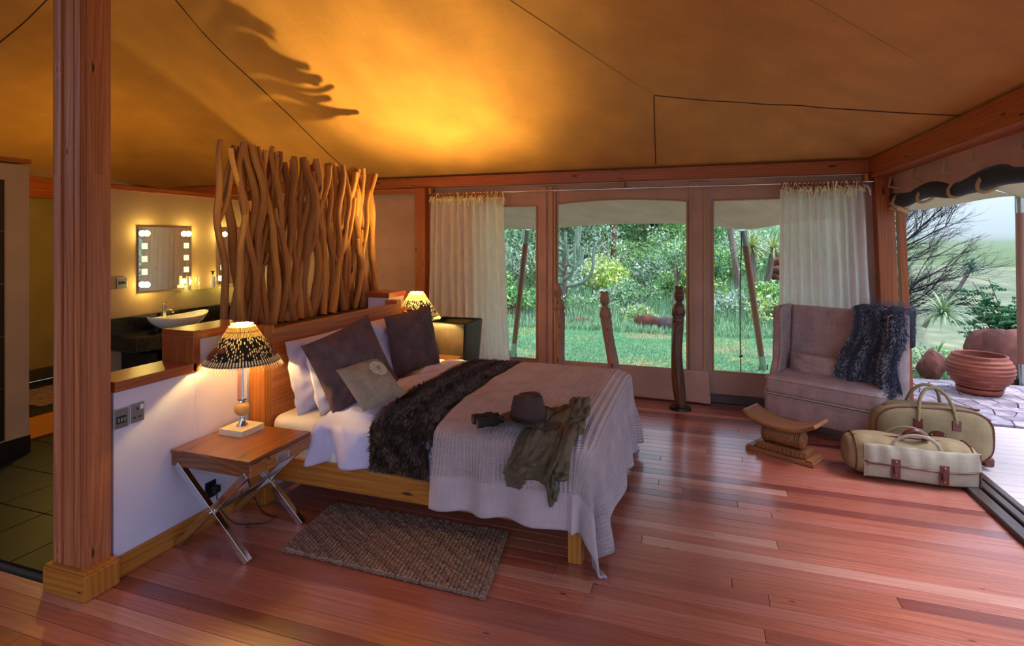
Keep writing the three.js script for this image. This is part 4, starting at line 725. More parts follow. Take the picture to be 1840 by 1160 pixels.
// shaggy throw over the right wing
{
  const t = thing('shaggy_throw', 'dark blue-grey shaggy throw hanging over the wing chair corner', 'throw', CH.p, CH.ry);
  const f = (u, v) => {                            // v 0 at the back outside, over the top, then down the front to the seat
    const s = v * 1.35, wob = 0.02 * sin(u * 14 + v * 5) + 0.012 * sin(u * 29 + v * 9), wide = lerp(0.08, 0.33, sm(0.1, 0.8, v));
    let x = lerp(0.49 - 0.42 * lerp(0.75, 1, v) + 0.0, 0.505, u), y, z;
    if (s < 0.3) { y = 1.03 - (0.3 - s); z = -0.345; } else if (s < 0.55) { const a = (s - 0.3) / 0.25; y = 1.03 + 0.012 * sin(a * PI); z = lerp(-0.335, -0.1, a) + (u > 0.6 ? 0.14 * sm(0.6, 0.85, u) * a : 0); } else { const d = s - 0.55; y = 1.02 - d * (0.78 + 0.06 * sin(u * 5)); z = -0.105 + (u > 0.55 ? 0.15 * sm(0.6, 0.85, u) : 0) + 0.13 * d * d + 0.03 * sm(0, 0.15, d); x += -0.07 * sm(0.2, 0.8, d) * (1 - u) + 0.02 * sin(d * 9); }
    return [x + wob * 0.5, y + 0.012 * sin(u * 20), z + wob + 0.02];
  };
  const g = sheet(40, 60, f, { thick: 0.012 }); mk('backing', g, M.throwBase, t);
  const r = RNG(71), tuft = merge([0, 1].map((k) => xf(sheet(1, 3, (u, v) => [(u - 0.5) * 0.007 * (1 - v * 0.6), -v, 0.4 * v * (1 - v)]), 0, 0, 0, 0, k * 1.57))), L = [];
  for (let i = 0; i < 15000; i++) { const u = r(), v = 0.05 + 0.95 * r(), p = V(...f(u, v)), q = V(...f(min(1, u + 0.01), v)), w = V(...f(u, min(1, v + 0.01))), n = q.sub(p).cross(w.sub(p)).normalize(); if (n.z < 0 && v > 0.42) n.negate(); if (v < 0.22 && n.z > 0) n.negate(); if (v >= 0.22 && v <= 0.42 && n.y < 0) n.negate();
    const dir = n.clone().multiplyScalar(0.75).add(V((r() - 0.5) * 1.1, -0.7, (r() - 0.5) * 0.8)).normalize(), k = pow(r(), 2.2), b = 0.5 + 0.5 * sin(u * 46 + 3 * fbm(u * 8, v * 8, 2));
    L.push({ p, Q: new THREE.Quaternion().setFromUnitVectors(V(0, -1, 0), dir), s: [1, 0.024 + 0.02 * r(), 0.03], c: new THREE.Color().setRGB(0.03 + 0.5 * k * b, 0.034 + 0.52 * k * b, 0.055 + 0.66 * k * b) }); }
  scatter('yarn', tuft, M.throw, t, L);
}
// carved stool
{
  const t = thing('carved_stool', 'small carved wooden stool with curved seat before the wing chair', 'stool', [0.6, 0, -4.535], -0.52);
  const seatY = (x) => 0.235 + 0.07 * pow(abs(x) / 0.25, 2.2);
  mk('seat', sheet(40, 10, (u, v) => { const x = lerp(-0.255, 0.255, u); return [x, seatY(x), lerp(-0.125, 0.125, v)]; }, { thick: -0.024, uvf: (u, v) => [u * 0.5, v * 0.25] }), M.stool, t);
  mk('seat_bracket', sheet(30, 4, (u, v) => { const x = lerp(-0.2, 0.2, u); return [x, seatY(x) - 0.026, lerp(-0.09, 0.09, v)]; }, { thick: 0.022, uvf: (u, v) => [u * 0.4, v * 0.2] }), M.stool, t);
  const drum = mk('drum', xf(lathe([[0, -0.15], [0.05, -0.15], [0.058, -0.146], [0.065, -0.11], [0.069, 0], [0.065, 0.11], [0.058, 0.146], [0.05, 0.15], [0, 0.15]], 32, (a, y) => 1 + 0.012 * (abs(y) < 0.095 ? cos(a * 26) : 0)), 0, 0.148, 0, 0, 0, PI / 2, [1, 1, 1]), M.stool, t);
  for (const x of [-0.135, -0.12, -0.105, 0.105, 0.12, 0.135]) mk('band', xf(new THREE.TorusGeometry(0.0655, 0.005, 6, 32), x, 0.148, 0, 0, PI / 2), M.stool, drum);
  mk('step', box(0.36, 0.05, 0.13, 0, 0.055, 0, { b: 0.003, ax: 0 }), M.stool, t); for (let i = 0; i < 11; i++) mk('block', box(0.02, 0.036, 0.012, -0.15 + i * 0.03, 0.054, 0.067, { b: 0.002 }), M.stool, t);
  mk('foot', box(0.49, 0.03, 0.2, 0, 0.015, 0, { b: 0.005, ax: 0 }), M.stool, t);
  for (const x of [-0.21, 0.21]) mk('foot_end', box(0.045, 0.014, 0.19, x, 0.036, 0, { b: 0.004, ax: 2 }), M.stool, t);
}
// ---------------------------------------------------------------- luggage
function bagBody(L, Hh, Dd, o = {}) {              // soft bag: superellipse section swept along x with bulging ends
  const { sag = 0, nx = 60, na = 48, p = 2.6, taper = 0.1, seed = 1 } = o;
  return sheet(nx, na, (u, v) => {
    const s = 2 * u - 1, x = s * L / 2, a = v * 2 * PI, e = pow(max(0, 1 - pow(abs(s), 7)), 0.3), k = (1 - taper * pow(abs(s), 2)) * e, c = cos(a), q = sin(a), f = (w) => Math.sign(w) * pow(abs(w), 2 / p);
    let y = Hh / 2 + f(q) * Hh / 2 * k, z = f(c) * Dd / 2 * k; if (q > 0) y -= sag * q * (0.5 + 0.5 * sin(u * 9 + seed)) * (1 - abs(s)) ; if (q < -0.2) y = max(y, 0.002 + 0.004 * vn(u * 9, v * 7));
    const w = 0.012 * (fbm(u * 5 + seed, v * 6, 3) - 0.5) + 0.006 * sin(u * 40 + 3 * sin(v * 9)) * max(0, q) * max(0, c);
    return [x, y + w * 0.5, z + w];
  }, { uvf: (u, v) => [u * L, v * (Hh + Dd) * 2] });
}
{
  const t = thing('duffel_bag', 'pale canvas duffel with front flap pocket and two leather straps', 'bag', [1.335, 0, -4.385], 0.015);
  const L = 0.78, H = 0.285, D = 0.3;
  mk('body', bagBody(L, H, D, { sag: 0.02, seed: 3, p: 2.5 }), M.bagTan, t);
  const zf = (y) => 0.5 * D * pow(max(0, 1 - pow(abs(y / (H / 2) - 1), 2.6)), 1 / 2.6);
  const pocket = (u, v) => { const x = lerp(-0.285, 0.355, u), y = lerp(0.02, 0.235, v), bul = 0.042 * pow(max(0, sin(PI * clamp(u * 0.98 + 0.01))), 0.35) * pow(max(0, sin(PI * clamp(v * 0.9 + 0.06))), 0.5), f = 0.006 * sin(u * 38) * v; return [x, y + 0.004 * sin(u * 7), 0.118 + bul + f * 0.7]; };
  mk('front_pocket', sheet(60, 20, pocket, { thick: 0.05, uvf: (u, v) => [u * 0.6, v * 0.2] }), M.bagGrey, t);
  mk('flap', sheet(60, 16, (u, v) => { const p = pocket(lerp(-0.005, 1.005, u), lerp(0.46 + 0.05 * pow(abs(2 * u - 1), 8), 1.03, v)); return [p[0], p[1], p[2] + 0.009 + 0.004 * sin(u * 33) * (1 - v)]; }, { thick: 0.006, uvf: (u, v) => [u * 0.6, v * 0.1] }), M.bagGrey, t);
  const hemP = []; for (let k = 0; k <= 40; k++) { const p = pocket(k / 40, 0.455 + 0.05 * pow(abs(2 * k / 40 - 1), 8)); hemP.push([p[0], p[1], p[2] + 0.011]); } mk('flap_binding', sweep(hemP, 0.0058, { seg: 6 }), M.leather, t);
  for (const e of [0, 1]) { const P = []; for (let k = 0; k <= 12; k++) { const p = pocket(e, lerp(0.02, 1, k / 12)); P.push([p[0], p[1], p[2] + 0.006]); } mk('pocket_piping', sweep(P, 0.0055, { seg: 6 }), e ? M.pipe : M.chairPipe, t); }
  for (const x of [-0.115, 0.15]) {
    const u = (x + 0.285) / 0.64, a = pocket(u, 0.5), b = pocket(u, 0.26);
    const s = mk('buckle_strap', xf(box(0.026, 0.1, 0.007, 0, 0, 0, { b: 0.003 }), x, (a[1] + b[1]) / 2 + 0.012, (a[2] + b[2]) / 2 + 0.022, -0.1), M.leather, t);
    mk('tab', xf(box(0.052, 0.075, 0.006, 0, 0, 0, { b: 0.01, seg: 3 }), x, b[1] - 0.004, b[2] + 0.012, 0.0), M.leather, s); mk('tab', xf(box(0.05, 0.05, 0.006, 0, 0, 0, { b: 0.01, seg: 3 }), x, a[1] + 0.012, a[2] + 0.016, -0.1), M.leather, s);
    for (const [y, z] of [[a[1] + 0.02, a[2] + 0.02], [b[1] - 0.02, b[2] + 0.016]]) mk('stud', xf(new THREE.SphereGeometry(0.0045, 10, 8), x, y, z), M.brass ??= std({ color: 0xd8b878, metalness: 1, roughness: 0.3 }), s);
  }
  const arc = (z, h, x0 = -0.13, x1 = 0.15) => { const P = []; for (let k = 0; k <= 16; k++) { const s = k / 16; P.push([lerp(x0, x1, s), 0.225 + 0.0 + h * pow(sin(PI * s), 0.5), z + 0.02 * sin(PI * s)]); } return P; };
  mk('handle', sweep(arc(0.12, 0.1), 0.011, { seg: 8, flat: 0.5 }), M.bagGrey, t); mk('handle', sweep(arc(-0.05, 0.1), 0.011, { seg: 8, flat: 0.5 }), M.bagTan, t);
  mk('grip_wrap', sweep(arc(0.1, 0.108, -0.06, 0.1).map(([x, y, z]) => [x, max(y, 0.29), z * 0.6]), 0.019, { seg: 10 }), M.leather, t);
  for (const x of [-0.33, 0.33]) { const P = []; for (let k = 0; k <= 30; k++) { const a = k / 30 * 2 * PI, f = (w) => Math.sign(w) * pow(abs(w), 2 / 2.5); P.push([x, H / 2 + f(sin(a)) * H * 0.436, f(cos(a)) * D * 0.436]); } mk('end_piping', sweep(P, 0.005, { seg: 6 }), M.pipe, t); }
  mk('zip', sweep([[-0.35, 0.262, 0.03], [-0.1, 0.275, 0.04], [0.15, 0.272, 0.04], [0.35, 0.258, 0.03]], 0.006, { seg: 6, n: 20, flat: 0.5 }), M.pipe, t);
}
{
  const t = thing('weekend_bag', 'taller tan canvas bag with looped handles behind the duffel', 'bag', [1.575, 0.02, -4.74], 0.05);
  const L = 0.74, H = 0.395, D = 0.2;
  // upright slab bag: outline rounded at the top, swept through its depth
  const out = (a) => { const f = (w, p) => Math.sign(w) * pow(abs(w), 2 / p); return [f(cos(a), 4.2) * L / 2, H / 2 + f(sin(a), 3.2) * H / 2 - 0.035 * max(0, sin(a)) * pow(cos(a), 2) * 0]; };
  mk('body', sheet(72, 26, (u, v) => { const a = u * 2 * PI, s = 2 * v - 1, k = pow(max(0, 1 - pow(abs(s), 4)), 0.22), q = out(a), e = pow(max(0, 1 - pow(abs(s), 10)), 0.5); const w = 0.01 * (fbm(u * 8, v * 5, 3) - 0.5); return [q[0] * (0.2 + 0.8 * k) + w, H / 2 + (q[1] - H / 2) * (0.2 + 0.8 * k) + w, s * D / 2 * (1 + 0.0 * e)]; }, { uvf: (u, v) => [u * 2, v * 0.3] }), M.bagTan, t);
  for (const s of [1, -1]) {
    const face = sheet(64, 16, (u, v) => { const q = out(u * 2 * PI), k = 0.955 * (1 - v), x = q[0] * k, y = H / 2 + (q[1] - H / 2) * k, e = pow(max(0, 1 - pow(1 - v, 6)), 0.5); return [x, y, s * (D / 2 - 0.025 + 0.045 * e + 0.012 * (fbm(x * 7 + 2, y * 9, 3) - 0.5) * e)]; }, { uvf: (u, v, p) => [p[0], p[1]] }); mk('side_panel', face, M.bagTan, t);
    const P = []; for (let k = 0; k <= 60; k++) { const q = out(k / 60 * 2 * PI); P.push([q[0] * 0.965, H / 2 + (q[1] - H / 2) * 0.955, s * (D / 2 - 0.018)]); } mk('piping', sweep(P, 0.006, { seg: 6 }), s > 0 ? M.pipe : M.bagTan, t);
    const hd = []; for (let k = 0; k <= 22; k++) { const q = k / 22; hd.push([lerp(-0.11, 0.12, q) - 0.015 * sin(q * 6.28), 0.3 + 0.225 * pow(sin(PI * q), 0.62), s * (D / 2 + 0.022 - 0.075 * sin(PI * q))]); }
    mk('handle', sweep(hd, 0.0115, { seg: 9 }), M.bagTan, t);
    for (const x of [-0.11, 0.12]) mk('handle_patch', box(0.055, 0.07, 0.008, x, 0.285, s * (D / 2 + 0.024), { b: 0.003 }), M.leather, t);
  }
  mk('name_tag', xf(new THREE.CylinderGeometry(0.05, 0.05, 0.008, 28), 0.005, 0.215, D / 2 + 0.024, PI / 2, 0, 0, [1, 1, 1]).scale(1, 0.55, 1).translate(0, 0.097, 0), M.leather, t);
  for (const x of [-0.032, 0.042]) mk('stud', xf(new THREE.SphereGeometry(0.005, 10, 8), x, 0.215, D / 2 + 0.03), M.brass, t);
  for (const x of [-0.33, 0.33]) mk('corner_guard', box(0.07, 0.07, 0.15, x, 0.036, 0.01, { b: 0.02, seg: 3 }), M.leather, t);
  mk('zip', sweep([[-0.3, 0.376, 0.02], [0, 0.398, 0.02], [0.3, 0.38, 0.02]], 0.008, { seg: 6, n: 16, flat: 0.5 }), M.pipe, t);
}
// ---------------------------------------------------------------- wash room
M.frost = std({ color: 0xfff4dc, emissive: 0xffe2a0, emissiveIntensity: 0.35 });
M.mirrorBulb = std({ color: 0xfff2d0, emissive: 0xffd070, emissiveIntensity: 8 });
function makeMirror(z0, z1, y0, y1, l) {
  const t = thing('lit_mirror', l, 'mirror', [-4.718, (y0 + y1) / 2, (z0 + z1) / 2], 0, 'lit mirrors'), w = z0 - z1, h = y1 - y0;
  mk('glass', box(0.012, h, w, 0.006, 0, 0, { b: 0.001 }), M.mirror, t);
  for (const s of [1, -1]) for (let k = 0; k < 5; k++) {
    const y = h / 2 - 0.06 - k * (h - 0.12) / 4, z = s * (w / 2 - 0.055), lit = k === 0 || k === 4;
    if (lit) {
      mk('bulb', xf(new THREE.SphereGeometry(0.026, 16, 12), 0.04, y, z), M.mirrorBulb, t); mk('bulb_holder', xf(new THREE.CylinderGeometry(0.014, 0.016, 0.022, 14), 0.02, y, z, 0, 0, PI / 2), M.chrome, t);
      const p = new THREE.PointLight(0xffe478, MIRROR_CD, 0, 2); p.name = 'mirror_glow'; p.position.set(0.04, y, z); p.castShadow = true; p.shadow.radius = 1.2; t.add(p);
    } else mk('frosted_square', box(0.006, 0.05, 0.045, 0.016, y, z, { b: 0.001 }), M.frost, t);
  }
  return t;
}
makeMirror(-3.565, -4.1, 1.14, 1.72, 'square mirror with bulbs down both sides, nearest the fluted post');
makeMirror(-4.42, -4.96, 1.14, 1.72, 'square bulb-lit mirror partly hidden behind the branch screen');
{
  const t = thing('glass_shelf', 'thin glass shelf on the wall between the two mirrors', 'shelf', [-4.66, 1.118, -4.29]);
  mk('pane', box(0.12, 0.008, 0.8, 0, 0, 0, { b: 0.002 }), M.glassPane, t); for (const z of [0.34, -0.34]) mk('bracket', box(0.05, 0.012, 0.02, -0.035, -0.01, z, { b: 0.003 }), M.chrome, t);
  const jar = (z, prof, mat, l, cap) => { const j = thing('toiletry', l, 'bottle', [-4.66, 1.122, z], 0, 'toiletries on the glass shelf'); mk('body', lathe(prof, 20), mat, j); if (cap) for (const [r0, y0, y1, m] of cap) mk('cap', xf(new THREE.CylinderGeometry(r0, r0, y1 - y0, 14), 0, (y0 + y1) / 2, 0), m, j); };
  jar(-4.02, [[0, 0], [0.028, 0], [0.028, 0.045], [0, 0.045]], M.ceramic, 'squat white jar at the near end of the glass shelf', [[0.012, 0.045, 0.13, M.ivory]]);
  jar(-4.13, [[0, 0], [0.024, 0], [0.026, 0.13], [0.023, 0.13], [0.021, 0.01], [0, 0.01]], M.glass, 'clear tumbler on the glass shelf beside the white jar');
  jar(-4.31, [[0, 0], [0.027, 0], [0.028, 0.1], [0.012, 0.115], [0.011, 0.13], [0, 0.13]], M.ceramic, 'white pump bottle with dark top on the glass shelf', [[0.009, 0.13, 0.16, M.black], [0.018, 0.155, 0.165, M.black]]);
}
{
  const t = thing('wall_switch', 'steel double switch plate left of the lit mirrors', 'switch', [-4.714, 1.23, -3.42]);
  mk('plate', box(0.01, 0.09, 0.09, 0, 0, 0, { b: 0.003 }), M.steel, t); for (const z of [0.016, -0.016]) mk('rocker', xf(new THREE.CylinderGeometry(0.012, 0.012, 0.01, 16), 0.006, 0, z, 0, 0, PI / 2), M.black, t);
}
{
  const t = thing('granite_counter', 'dark speckled granite wash counter with rounded front', 'counter', [-4.715, 0, -4.3]);
  const P = [[0, 0.98], [0.3, 0.98]]; for (let k = 0; k <= 24; k++) { const s = k / 24; P.push([0.34 + 0.13 * pow(abs(sin(s * 2 * PI)), 1.4), lerp(0.9, -1.1, s)]); } P.push([0.3, -1.2], [0, -1.2]);
  const g = extr(P.map(([x, z]) => [x, -z]), 0.13, 0.01); g.rotateX(-PI / 2); g.translate(0, 0.66, 0); mk('worktop', triUV(g, 2), M.granite, t);
  mk('splashback', box(0.03, 0.15, 2.2, 0.018, 0.86, -0.1, { b: 0.002 }), M.granite, t);
  for (const z of [0.42, -0.7]) mk('pedestal', box(0.3, 0.66, 0.42, 0.17, 0.33, z, { b: 0.004 }), M.black, t);
  mk('end_panel', box(0.36, 0.64, 0.05, 0.18, 0.32, 0.86, { b: 0.003 }), M.slate[0], t);
}
{ // globe lamp of the inner wash room, out of sight behind the fluted post
  const t = thing('globe_lamp', 'round globe lamp on a pole, hidden behind the fluted post', 'lamp', [-5.5, 0, -3.75]);
  mk('base', xf(new THREE.CylinderGeometry(0.13, 0.14, 0.03, 28), 0, 0.015, 0), M.black, t); mk('pole', xf(new THREE.CylinderGeometry(0.012, 0.012, 1.6, 14), 0, 0.82, 0), M.black, t);
  mk('globe', xf(new THREE.SphereGeometry(0.09, 28, 18), 0, 1.7, 0), M.globe ??= std({ color: 0xfff0d0, emissive: 0xffb43c, emissiveIntensity: 4 }), t);
  const p = new THREE.PointLight(0xffe068, GLOBE_CD, 0, 2); p.name = 'globe_glow'; p.position.set(0, 1.7, 0); p.castShadow = true; p.shadow.radius = 4; t.add(p);
}
function basin(z, l, l2) {
  const t = thing('wash_basin', l, 'basin', [-4.5, 0.79, z], 0, 'wash basins');
  mk('bowl', sheet(64, 16, (u, v) => { const a = u * 2 * PI, q = v < 0.55 ? v / 0.55 : 1 - (v - 0.55) / 0.45, k = pow(sin(q * PI / 2), 0.62), y = v < 0.55 ? 0.125 * q : 0.125 * pow(q, 0.8) * (q < 1 ? 0.9 : 1) + 0.015 * (1 - q), s = v < 0.55 ? 1 : 0.95; const tip = 0.03 * pow(abs(sin(a)), 3) * k * k; return [0.155 * (0.3 + 0.7 * k) * cos(a) * s, y * (1 + 0) + tip, 0.29 * (0.3 + 0.7 * k) * sin(a) * s]; }), M.ceramic, t);
  mk('foot', xf(new THREE.CylinderGeometry(0.07, 0.075, 0.012, 28), 0, 0.005, 0), M.ceramic, t);
  const f = thing('tap', l2, 'tap', [-4.645, 0.79, z + 0.03], 0, 'basin taps');
  mk('body', xf(new THREE.CylinderGeometry(0.016, 0.02, 0.2, 18), 0, 0.1, 0), M.chrome, f); mk('spout', sweep([[0, 0.16, 0], [0.05, 0.175, 0], [0.1, 0.165, 0], [0.11, 0.15, 0]], 0.011, { seg: 10, n: 12 }), M.chrome, f);
  mk('lever', sweep([[0, 0.2, 0], [0, 0.225, 0], [0.05, 0.25, 0]], 0.007, { seg: 8, n: 8 }), M.chrome, f); mk('collar', xf(new THREE.CylinderGeometry(0.021, 0.021, 0.02, 18), 0, 0.2, 0), M.chrome, f);
}
basin(-3.79, 'white boat-shaped basin under the nearest lit mirror', 'chrome mixer tap behind the nearest basin');
basin(-4.72, 'white boat-shaped basin mostly hidden behind the half wall cap', 'chrome mixer tap behind the hidden far basin');
{
  const m = thing('woven_mat', 'woven tan mat on the dark floor beyond the doorway', 'mat', [-6.35, 0, -4.0]);
  mk('base', box(0.75, 0.006, 0.9, 0, 0.004, 0, { b: 0.001 }), M.jute, m);
  for (let i = 0; i < 10; i++) for (let j = 0; j < 12; j++) if ((i + j) % 2) mk('strand', box(0.07, 0.008, 0.072, -0.34 + i * 0.075, 0.009, -0.41 + j * 0.075, { b: 0.003 }), M.jute, m);
  const s = solo('threshold_board', box(0.6, 0.016, 0.9, 0, 0, 0, { b: 0.003, ax: 2 }), M.honey, 'pale timber board across the dark wash room doorway', 'threshold', [-5.35, 0.008, -3.27]);
  const h = thing('hanging_strap', 'dark strap hanging on the canvas wall beyond the doorway', 'strap', [-7.12, 1.15, -4.62]);
  mk('band', box(0.02, 0.5, 0.03, 0, 0.2, 0, { b: 0.004 }), M.blackMatte, h); mk('tag', box(0.015, 0.16, 0.025, 0, 0.52, -0.03, { b: 0.003 }), M.ceramic, h); mk('hook', sweep([[-0.06, 0.62, 0], [-0.02, 0.64, 0], [0, 0.62, 0], [0, 0.58, 0]], 0.006, { seg: 6 }), M.steel, h);
}
// ---------------------------------------------------------------- garden, hillside and valley
function groundY(x, z) {
  const n = -z, ang = x / max(n, 0.1), d = hypot(x, z);
  let y = -0.28 + 0.2 * sm(1.0, 2.2, x);
  const hill = 1 - sm(0.08, 0.24, ang);
  y += hill * 0.105 * max(0, n - 11.6 + 0.5 * sin(x * 0.7)) * sm(11.2, 14, n) + hill * 0.03 * max(0, n - 22);
  const fall = sm(0.18, 0.3, ang) * sm(8.4, 11, d) ; y -= fall * 0.5 * max(0, d - 8.6);
  y += 0.05 * (fbm(x * 0.5, z * 0.5, 3) - 0.5) * sm(6, 9, d);
  return y;
}
{
  const r = RNG(12);
  M.turf = std({ map: tex(512, 512, (u, v) => { const a = fbm(u * 10, v * 10, 4, 10, 10), b = vn(u * 128, v * 128, 128, 128); return mixc(mixc([0.3, 0.46, 0.32], [0.48, 0.62, 0.46], a), [0.7, 0.62, 0.4], sm(0.55, 0.75, fbm(u * 6 + 3, v * 6, 3)) * 0.7).map((c) => c * (0.75 + 0.5 * b)); }, { su: 4, sv: 4 }), roughness: 1 });
  const gr = (u, v) => { const x = lerp(-26, 22, u), z = lerp(-5.95, -60, pow(v, 1.7)); return [x * (1 + v * 1.2), groundY(x * (1 + v * 1.2), z), z]; };
  struct('lawn', sheet(110, 120, gr, { uvf: (u, v, p) => [p[0], p[2]] }), M.turf);
  struct('lawn_2', sheet(20, 30, (u, v) => { const x = lerp(1.3, 9, u), z = lerp(-5.95, 4, v); return [x, -0.12 - 0.3 * sm(4, 9, x) * (x - 4), z]; }, { uvf: (u, v, p) => [p[0], p[2]] }), M.turf);
  // mown blades near the windows and rough grass on the slope
  const blade = (w) => merge([0, 1].map((k) => xf(sheet(1, 3, (u, v) => [(u - 0.5) * w * (1 - 0.85 * v), v, 0.35 * v * v]), 0, 0, 0, 0, k * 2.1, 0)));
  const bl = blade(0.16), L = [], T = [];
  const cG = (a, b, c, j) => rgbj([a, b, c], j);
  for (let i = 0; i < 52000; i++) {
    const t = sqrt(r()), n = 6 + 6 * t, x = lerp(-4.6, 3.2, r()) * (0.5 + n / 12), z = -n, px = x / n; if (x > 1.1 && n < 7.6) continue;
    const dry = sm(0.52, 0.7, fbm(x * 1.1, z * 1.1, 3)), j = 0.6 + 0.7 * r(); L.push({ p: V(x, groundY(x, z), z), q: [(r() - 0.5) * 0.5, r() * 6.3, (r() - 0.5) * 0.5], s: [0.045, 0.03 + 0.03 * r(), 0.05], c: dry > r() ? cG(0.22, 0.19, 0.1, j) : cG(0.08, 0.17, 0.08, j) });
  }
  const lg = thing('lawn_grass', 'short mown green lawn grass outside the windows', 'grass'); lg.userData.kind = 'stuff'; scatter('blades', bl, M.leaf, lg, L);
  for (let i = 0; i < 60000; i++) {
    const n = 11.3 + 22 * pow(r(), 1.6), x = lerp(-0.55, 0.24, r()) * n, z = -n; if (x / n > 0.2 && n > 12) continue;
    const j = 0.4 + 0.6 * r(), h = (0.11 + 0.22 * r()) * (0.4 + 1.2 * fbm(x * 0.6 + 9, z * 0.6, 3)) * lerp(0.55, 1.4, sm(11.3, 13, n)); T.push({ p: V(x, groundY(x, z) - 0.02, z), q: [(r() - 0.5) * 0.7, r() * 6.3, (r() - 0.5) * 0.7], s: [0.12 + 0.05 * r(), h, 0.4 * h], c: r() < 0.3 ? cG(0.22, 0.28, 0.19, j) : r() < 0.5 ? cG(0.13, 0.24, 0.1, j) : cG(0.085, 0.19, 0.1, j) });
  }
  const tg = thing('rough_grass', 'tall rough grass covering the slope behind the lawn', 'grass'); tg.userData.kind = 'stuff'; scatter('blades', bl, M.leaf, tg, T);
}
const LEAF = (() => { const g = sheet(2, 4, (u, v) => { const w = 0.5 * sin(PI * pow(v, 0.75)) * (1 - 0.1 * v); return [(u - 0.5) * w, v, 0.12 * sin(v * PI) - 0.25 * abs(u - 0.5) * w]; }); g.deleteAttribute('uv'); return g; })();
const NEEDLE = sheet(1, 3, (u, v) => [(u - 0.5) * 0.16 * (1 - 0.8 * v), v, -0.1 * v * v]); NEEDLE.deleteAttribute('uv');
function rgbj(c, j) { const k = j * 3.4; return new THREE.Color().setRGB(min(0.8, c[0] * k), min(0.8, c[1] * k), min(0.8, c[2] * k)); }
function crown(t, blobs, n, size, cols, seed, geo = LEAF, name = 'foliage') { // leaves round the shells of the blobs
  const r = RNG(seed), L = []; let vol = 0; for (const b of blobs) vol += b[3] * b[3];
  for (const [bx, by, bz, R, sq = 1] of blobs) { const m = Math.round(n * R * R / vol); for (let i = 0; i < m; i++) {
    const a = r() * 6.283, q = 2 * r() - 1, rr = R * (0.5 + 0.55 * pow(r(), 0.5)), s = sqrt(1 - q * q), d = V(s * cos(a), q, s * sin(a)), j = (0.5 + 0.8 * r()) * (0.72 + 0.5 * vn(bx * 3 + d.x * 2, by * 3 + d.z * 2)), c = cols[floor(r() * cols.length)];
    L.push({ p: V(bx + d.x * rr, by + d.y * rr * sq, bz + d.z * rr), q: [r() * 6.3, r() * 6.3, r() * 6.3], s: size * (0.6 + 0.8 * r()), c: rgbj(c, j) }); } }
  scatter(name, geo, M.leaf, t, L);
}
const GREEN = [[0.07, 0.15, 0.05], [0.1, 0.2, 0.06], [0.13, 0.24, 0.08], [0.05, 0.11, 0.05]], GREY = [[0.17, 0.23, 0.16], [0.22, 0.28, 0.2], [0.12, 0.18, 0.11]], LIME = [[0.2, 0.32, 0.06], [0.16, 0.28, 0.05], [0.26, 0.34, 0.1]], DARK = [[0.03, 0.075, 0.04], [0.045, 0.1, 0.05], [0.06, 0.12, 0.055]], OLIVE = [[0.1, 0.14, 0.06], [0.14, 0.17, 0.08], [0.07, 0.11, 0.05]];
const gAt = (x, z) => V(x, groundY(x, z), z);
function bush(x, z, R, H, l, cols, seed, n = 1800, size = 0.11, name = 'shrub', cat = 'shrub') {
  const p = gAt(x, z), t = thing(name, l, cat, [p.x, p.y, p.z], 0, 'garden shrubs'), r = RNG(seed), B = []; for (let i = 0; i < 7; i++) B.push([(r() - 0.5) * R * 1.3, H * (0.2 + 0.6 * r()), (r() - 0.5) * R * 1.1, R * (0.35 + 0.25 * r()), H / R * 0.75]);
  crown(t, B, n, size, cols, seed + 1); const st = []; for (let k = 0; k < 5; k++) { const a = r() * 6.28; st.push(sweep([[0.04 * cos(a), -0.05, 0.04 * sin(a)], [0.3 * R * cos(a), H * 0.35, 0.3 * R * sin(a)], [0.55 * R * cos(a), H * 0.75, 0.55 * R * sin(a)]], (s) => 0.022 * (1 - 0.7 * s), { seg: 6, n: 8 })); } st.forEach((g) => mk('stem', g, M.bark, t)); return t;
}
function tree(x, z, H0, trunk, l, cols, seed, { R = 1.4, n = 3500, size = 0.14, bark = M.bark, base = 0.45, lean = 0, blobs = 9, forks = 6 } = {}) {
  const H = H0 * 0.78, p = gAt(x, z), t = thing('tree', l, 'tree', [p.x, p.y, p.z], 0, 'trees on the bank'), r = RNG(seed), B = []; for (let i = 0; i < blobs; i++) { const a = r() * 6.28, d = R * sqrt(r()) * 0.75; B.push([lean + d * cos(a), H * (base + (1 - base) * (0.15 + 0.8 * r())), d * sin(a), R * (0.3 + 0.28 * r()), 0.75]); }
  const mid = V(lean * 0.5 + 0.08, H * base, 0); mk('trunk', sweep([[0, -0.15, 0], [0.06 + lean * 0.2, H * base * 0.5, 0.03], mid, [lean, H * 0.85, 0]], (s) => trunk * (1 - 0.7 * s), { seg: 9, n: 18 }), bark, t);
  for (let k = 0; k < forks; k++) { const b = B[k % B.length]; mk('limb', sweep([[mid.x * 0.9, H * base * (0.7 + 0.3 * r()), 0], [lerp(mid.x, b[0], 0.5) + 0.1 * (r() - 0.5), lerp(mid.y, b[1], 0.6), b[2] * 0.5], [b[0], b[1], b[2]]], (s) => trunk * 0.45 * (1 - 0.75 * s), { seg: 6, n: 10 }), bark, t); }
  crown(t, B, n, size, cols, seed + 1); return t;
}
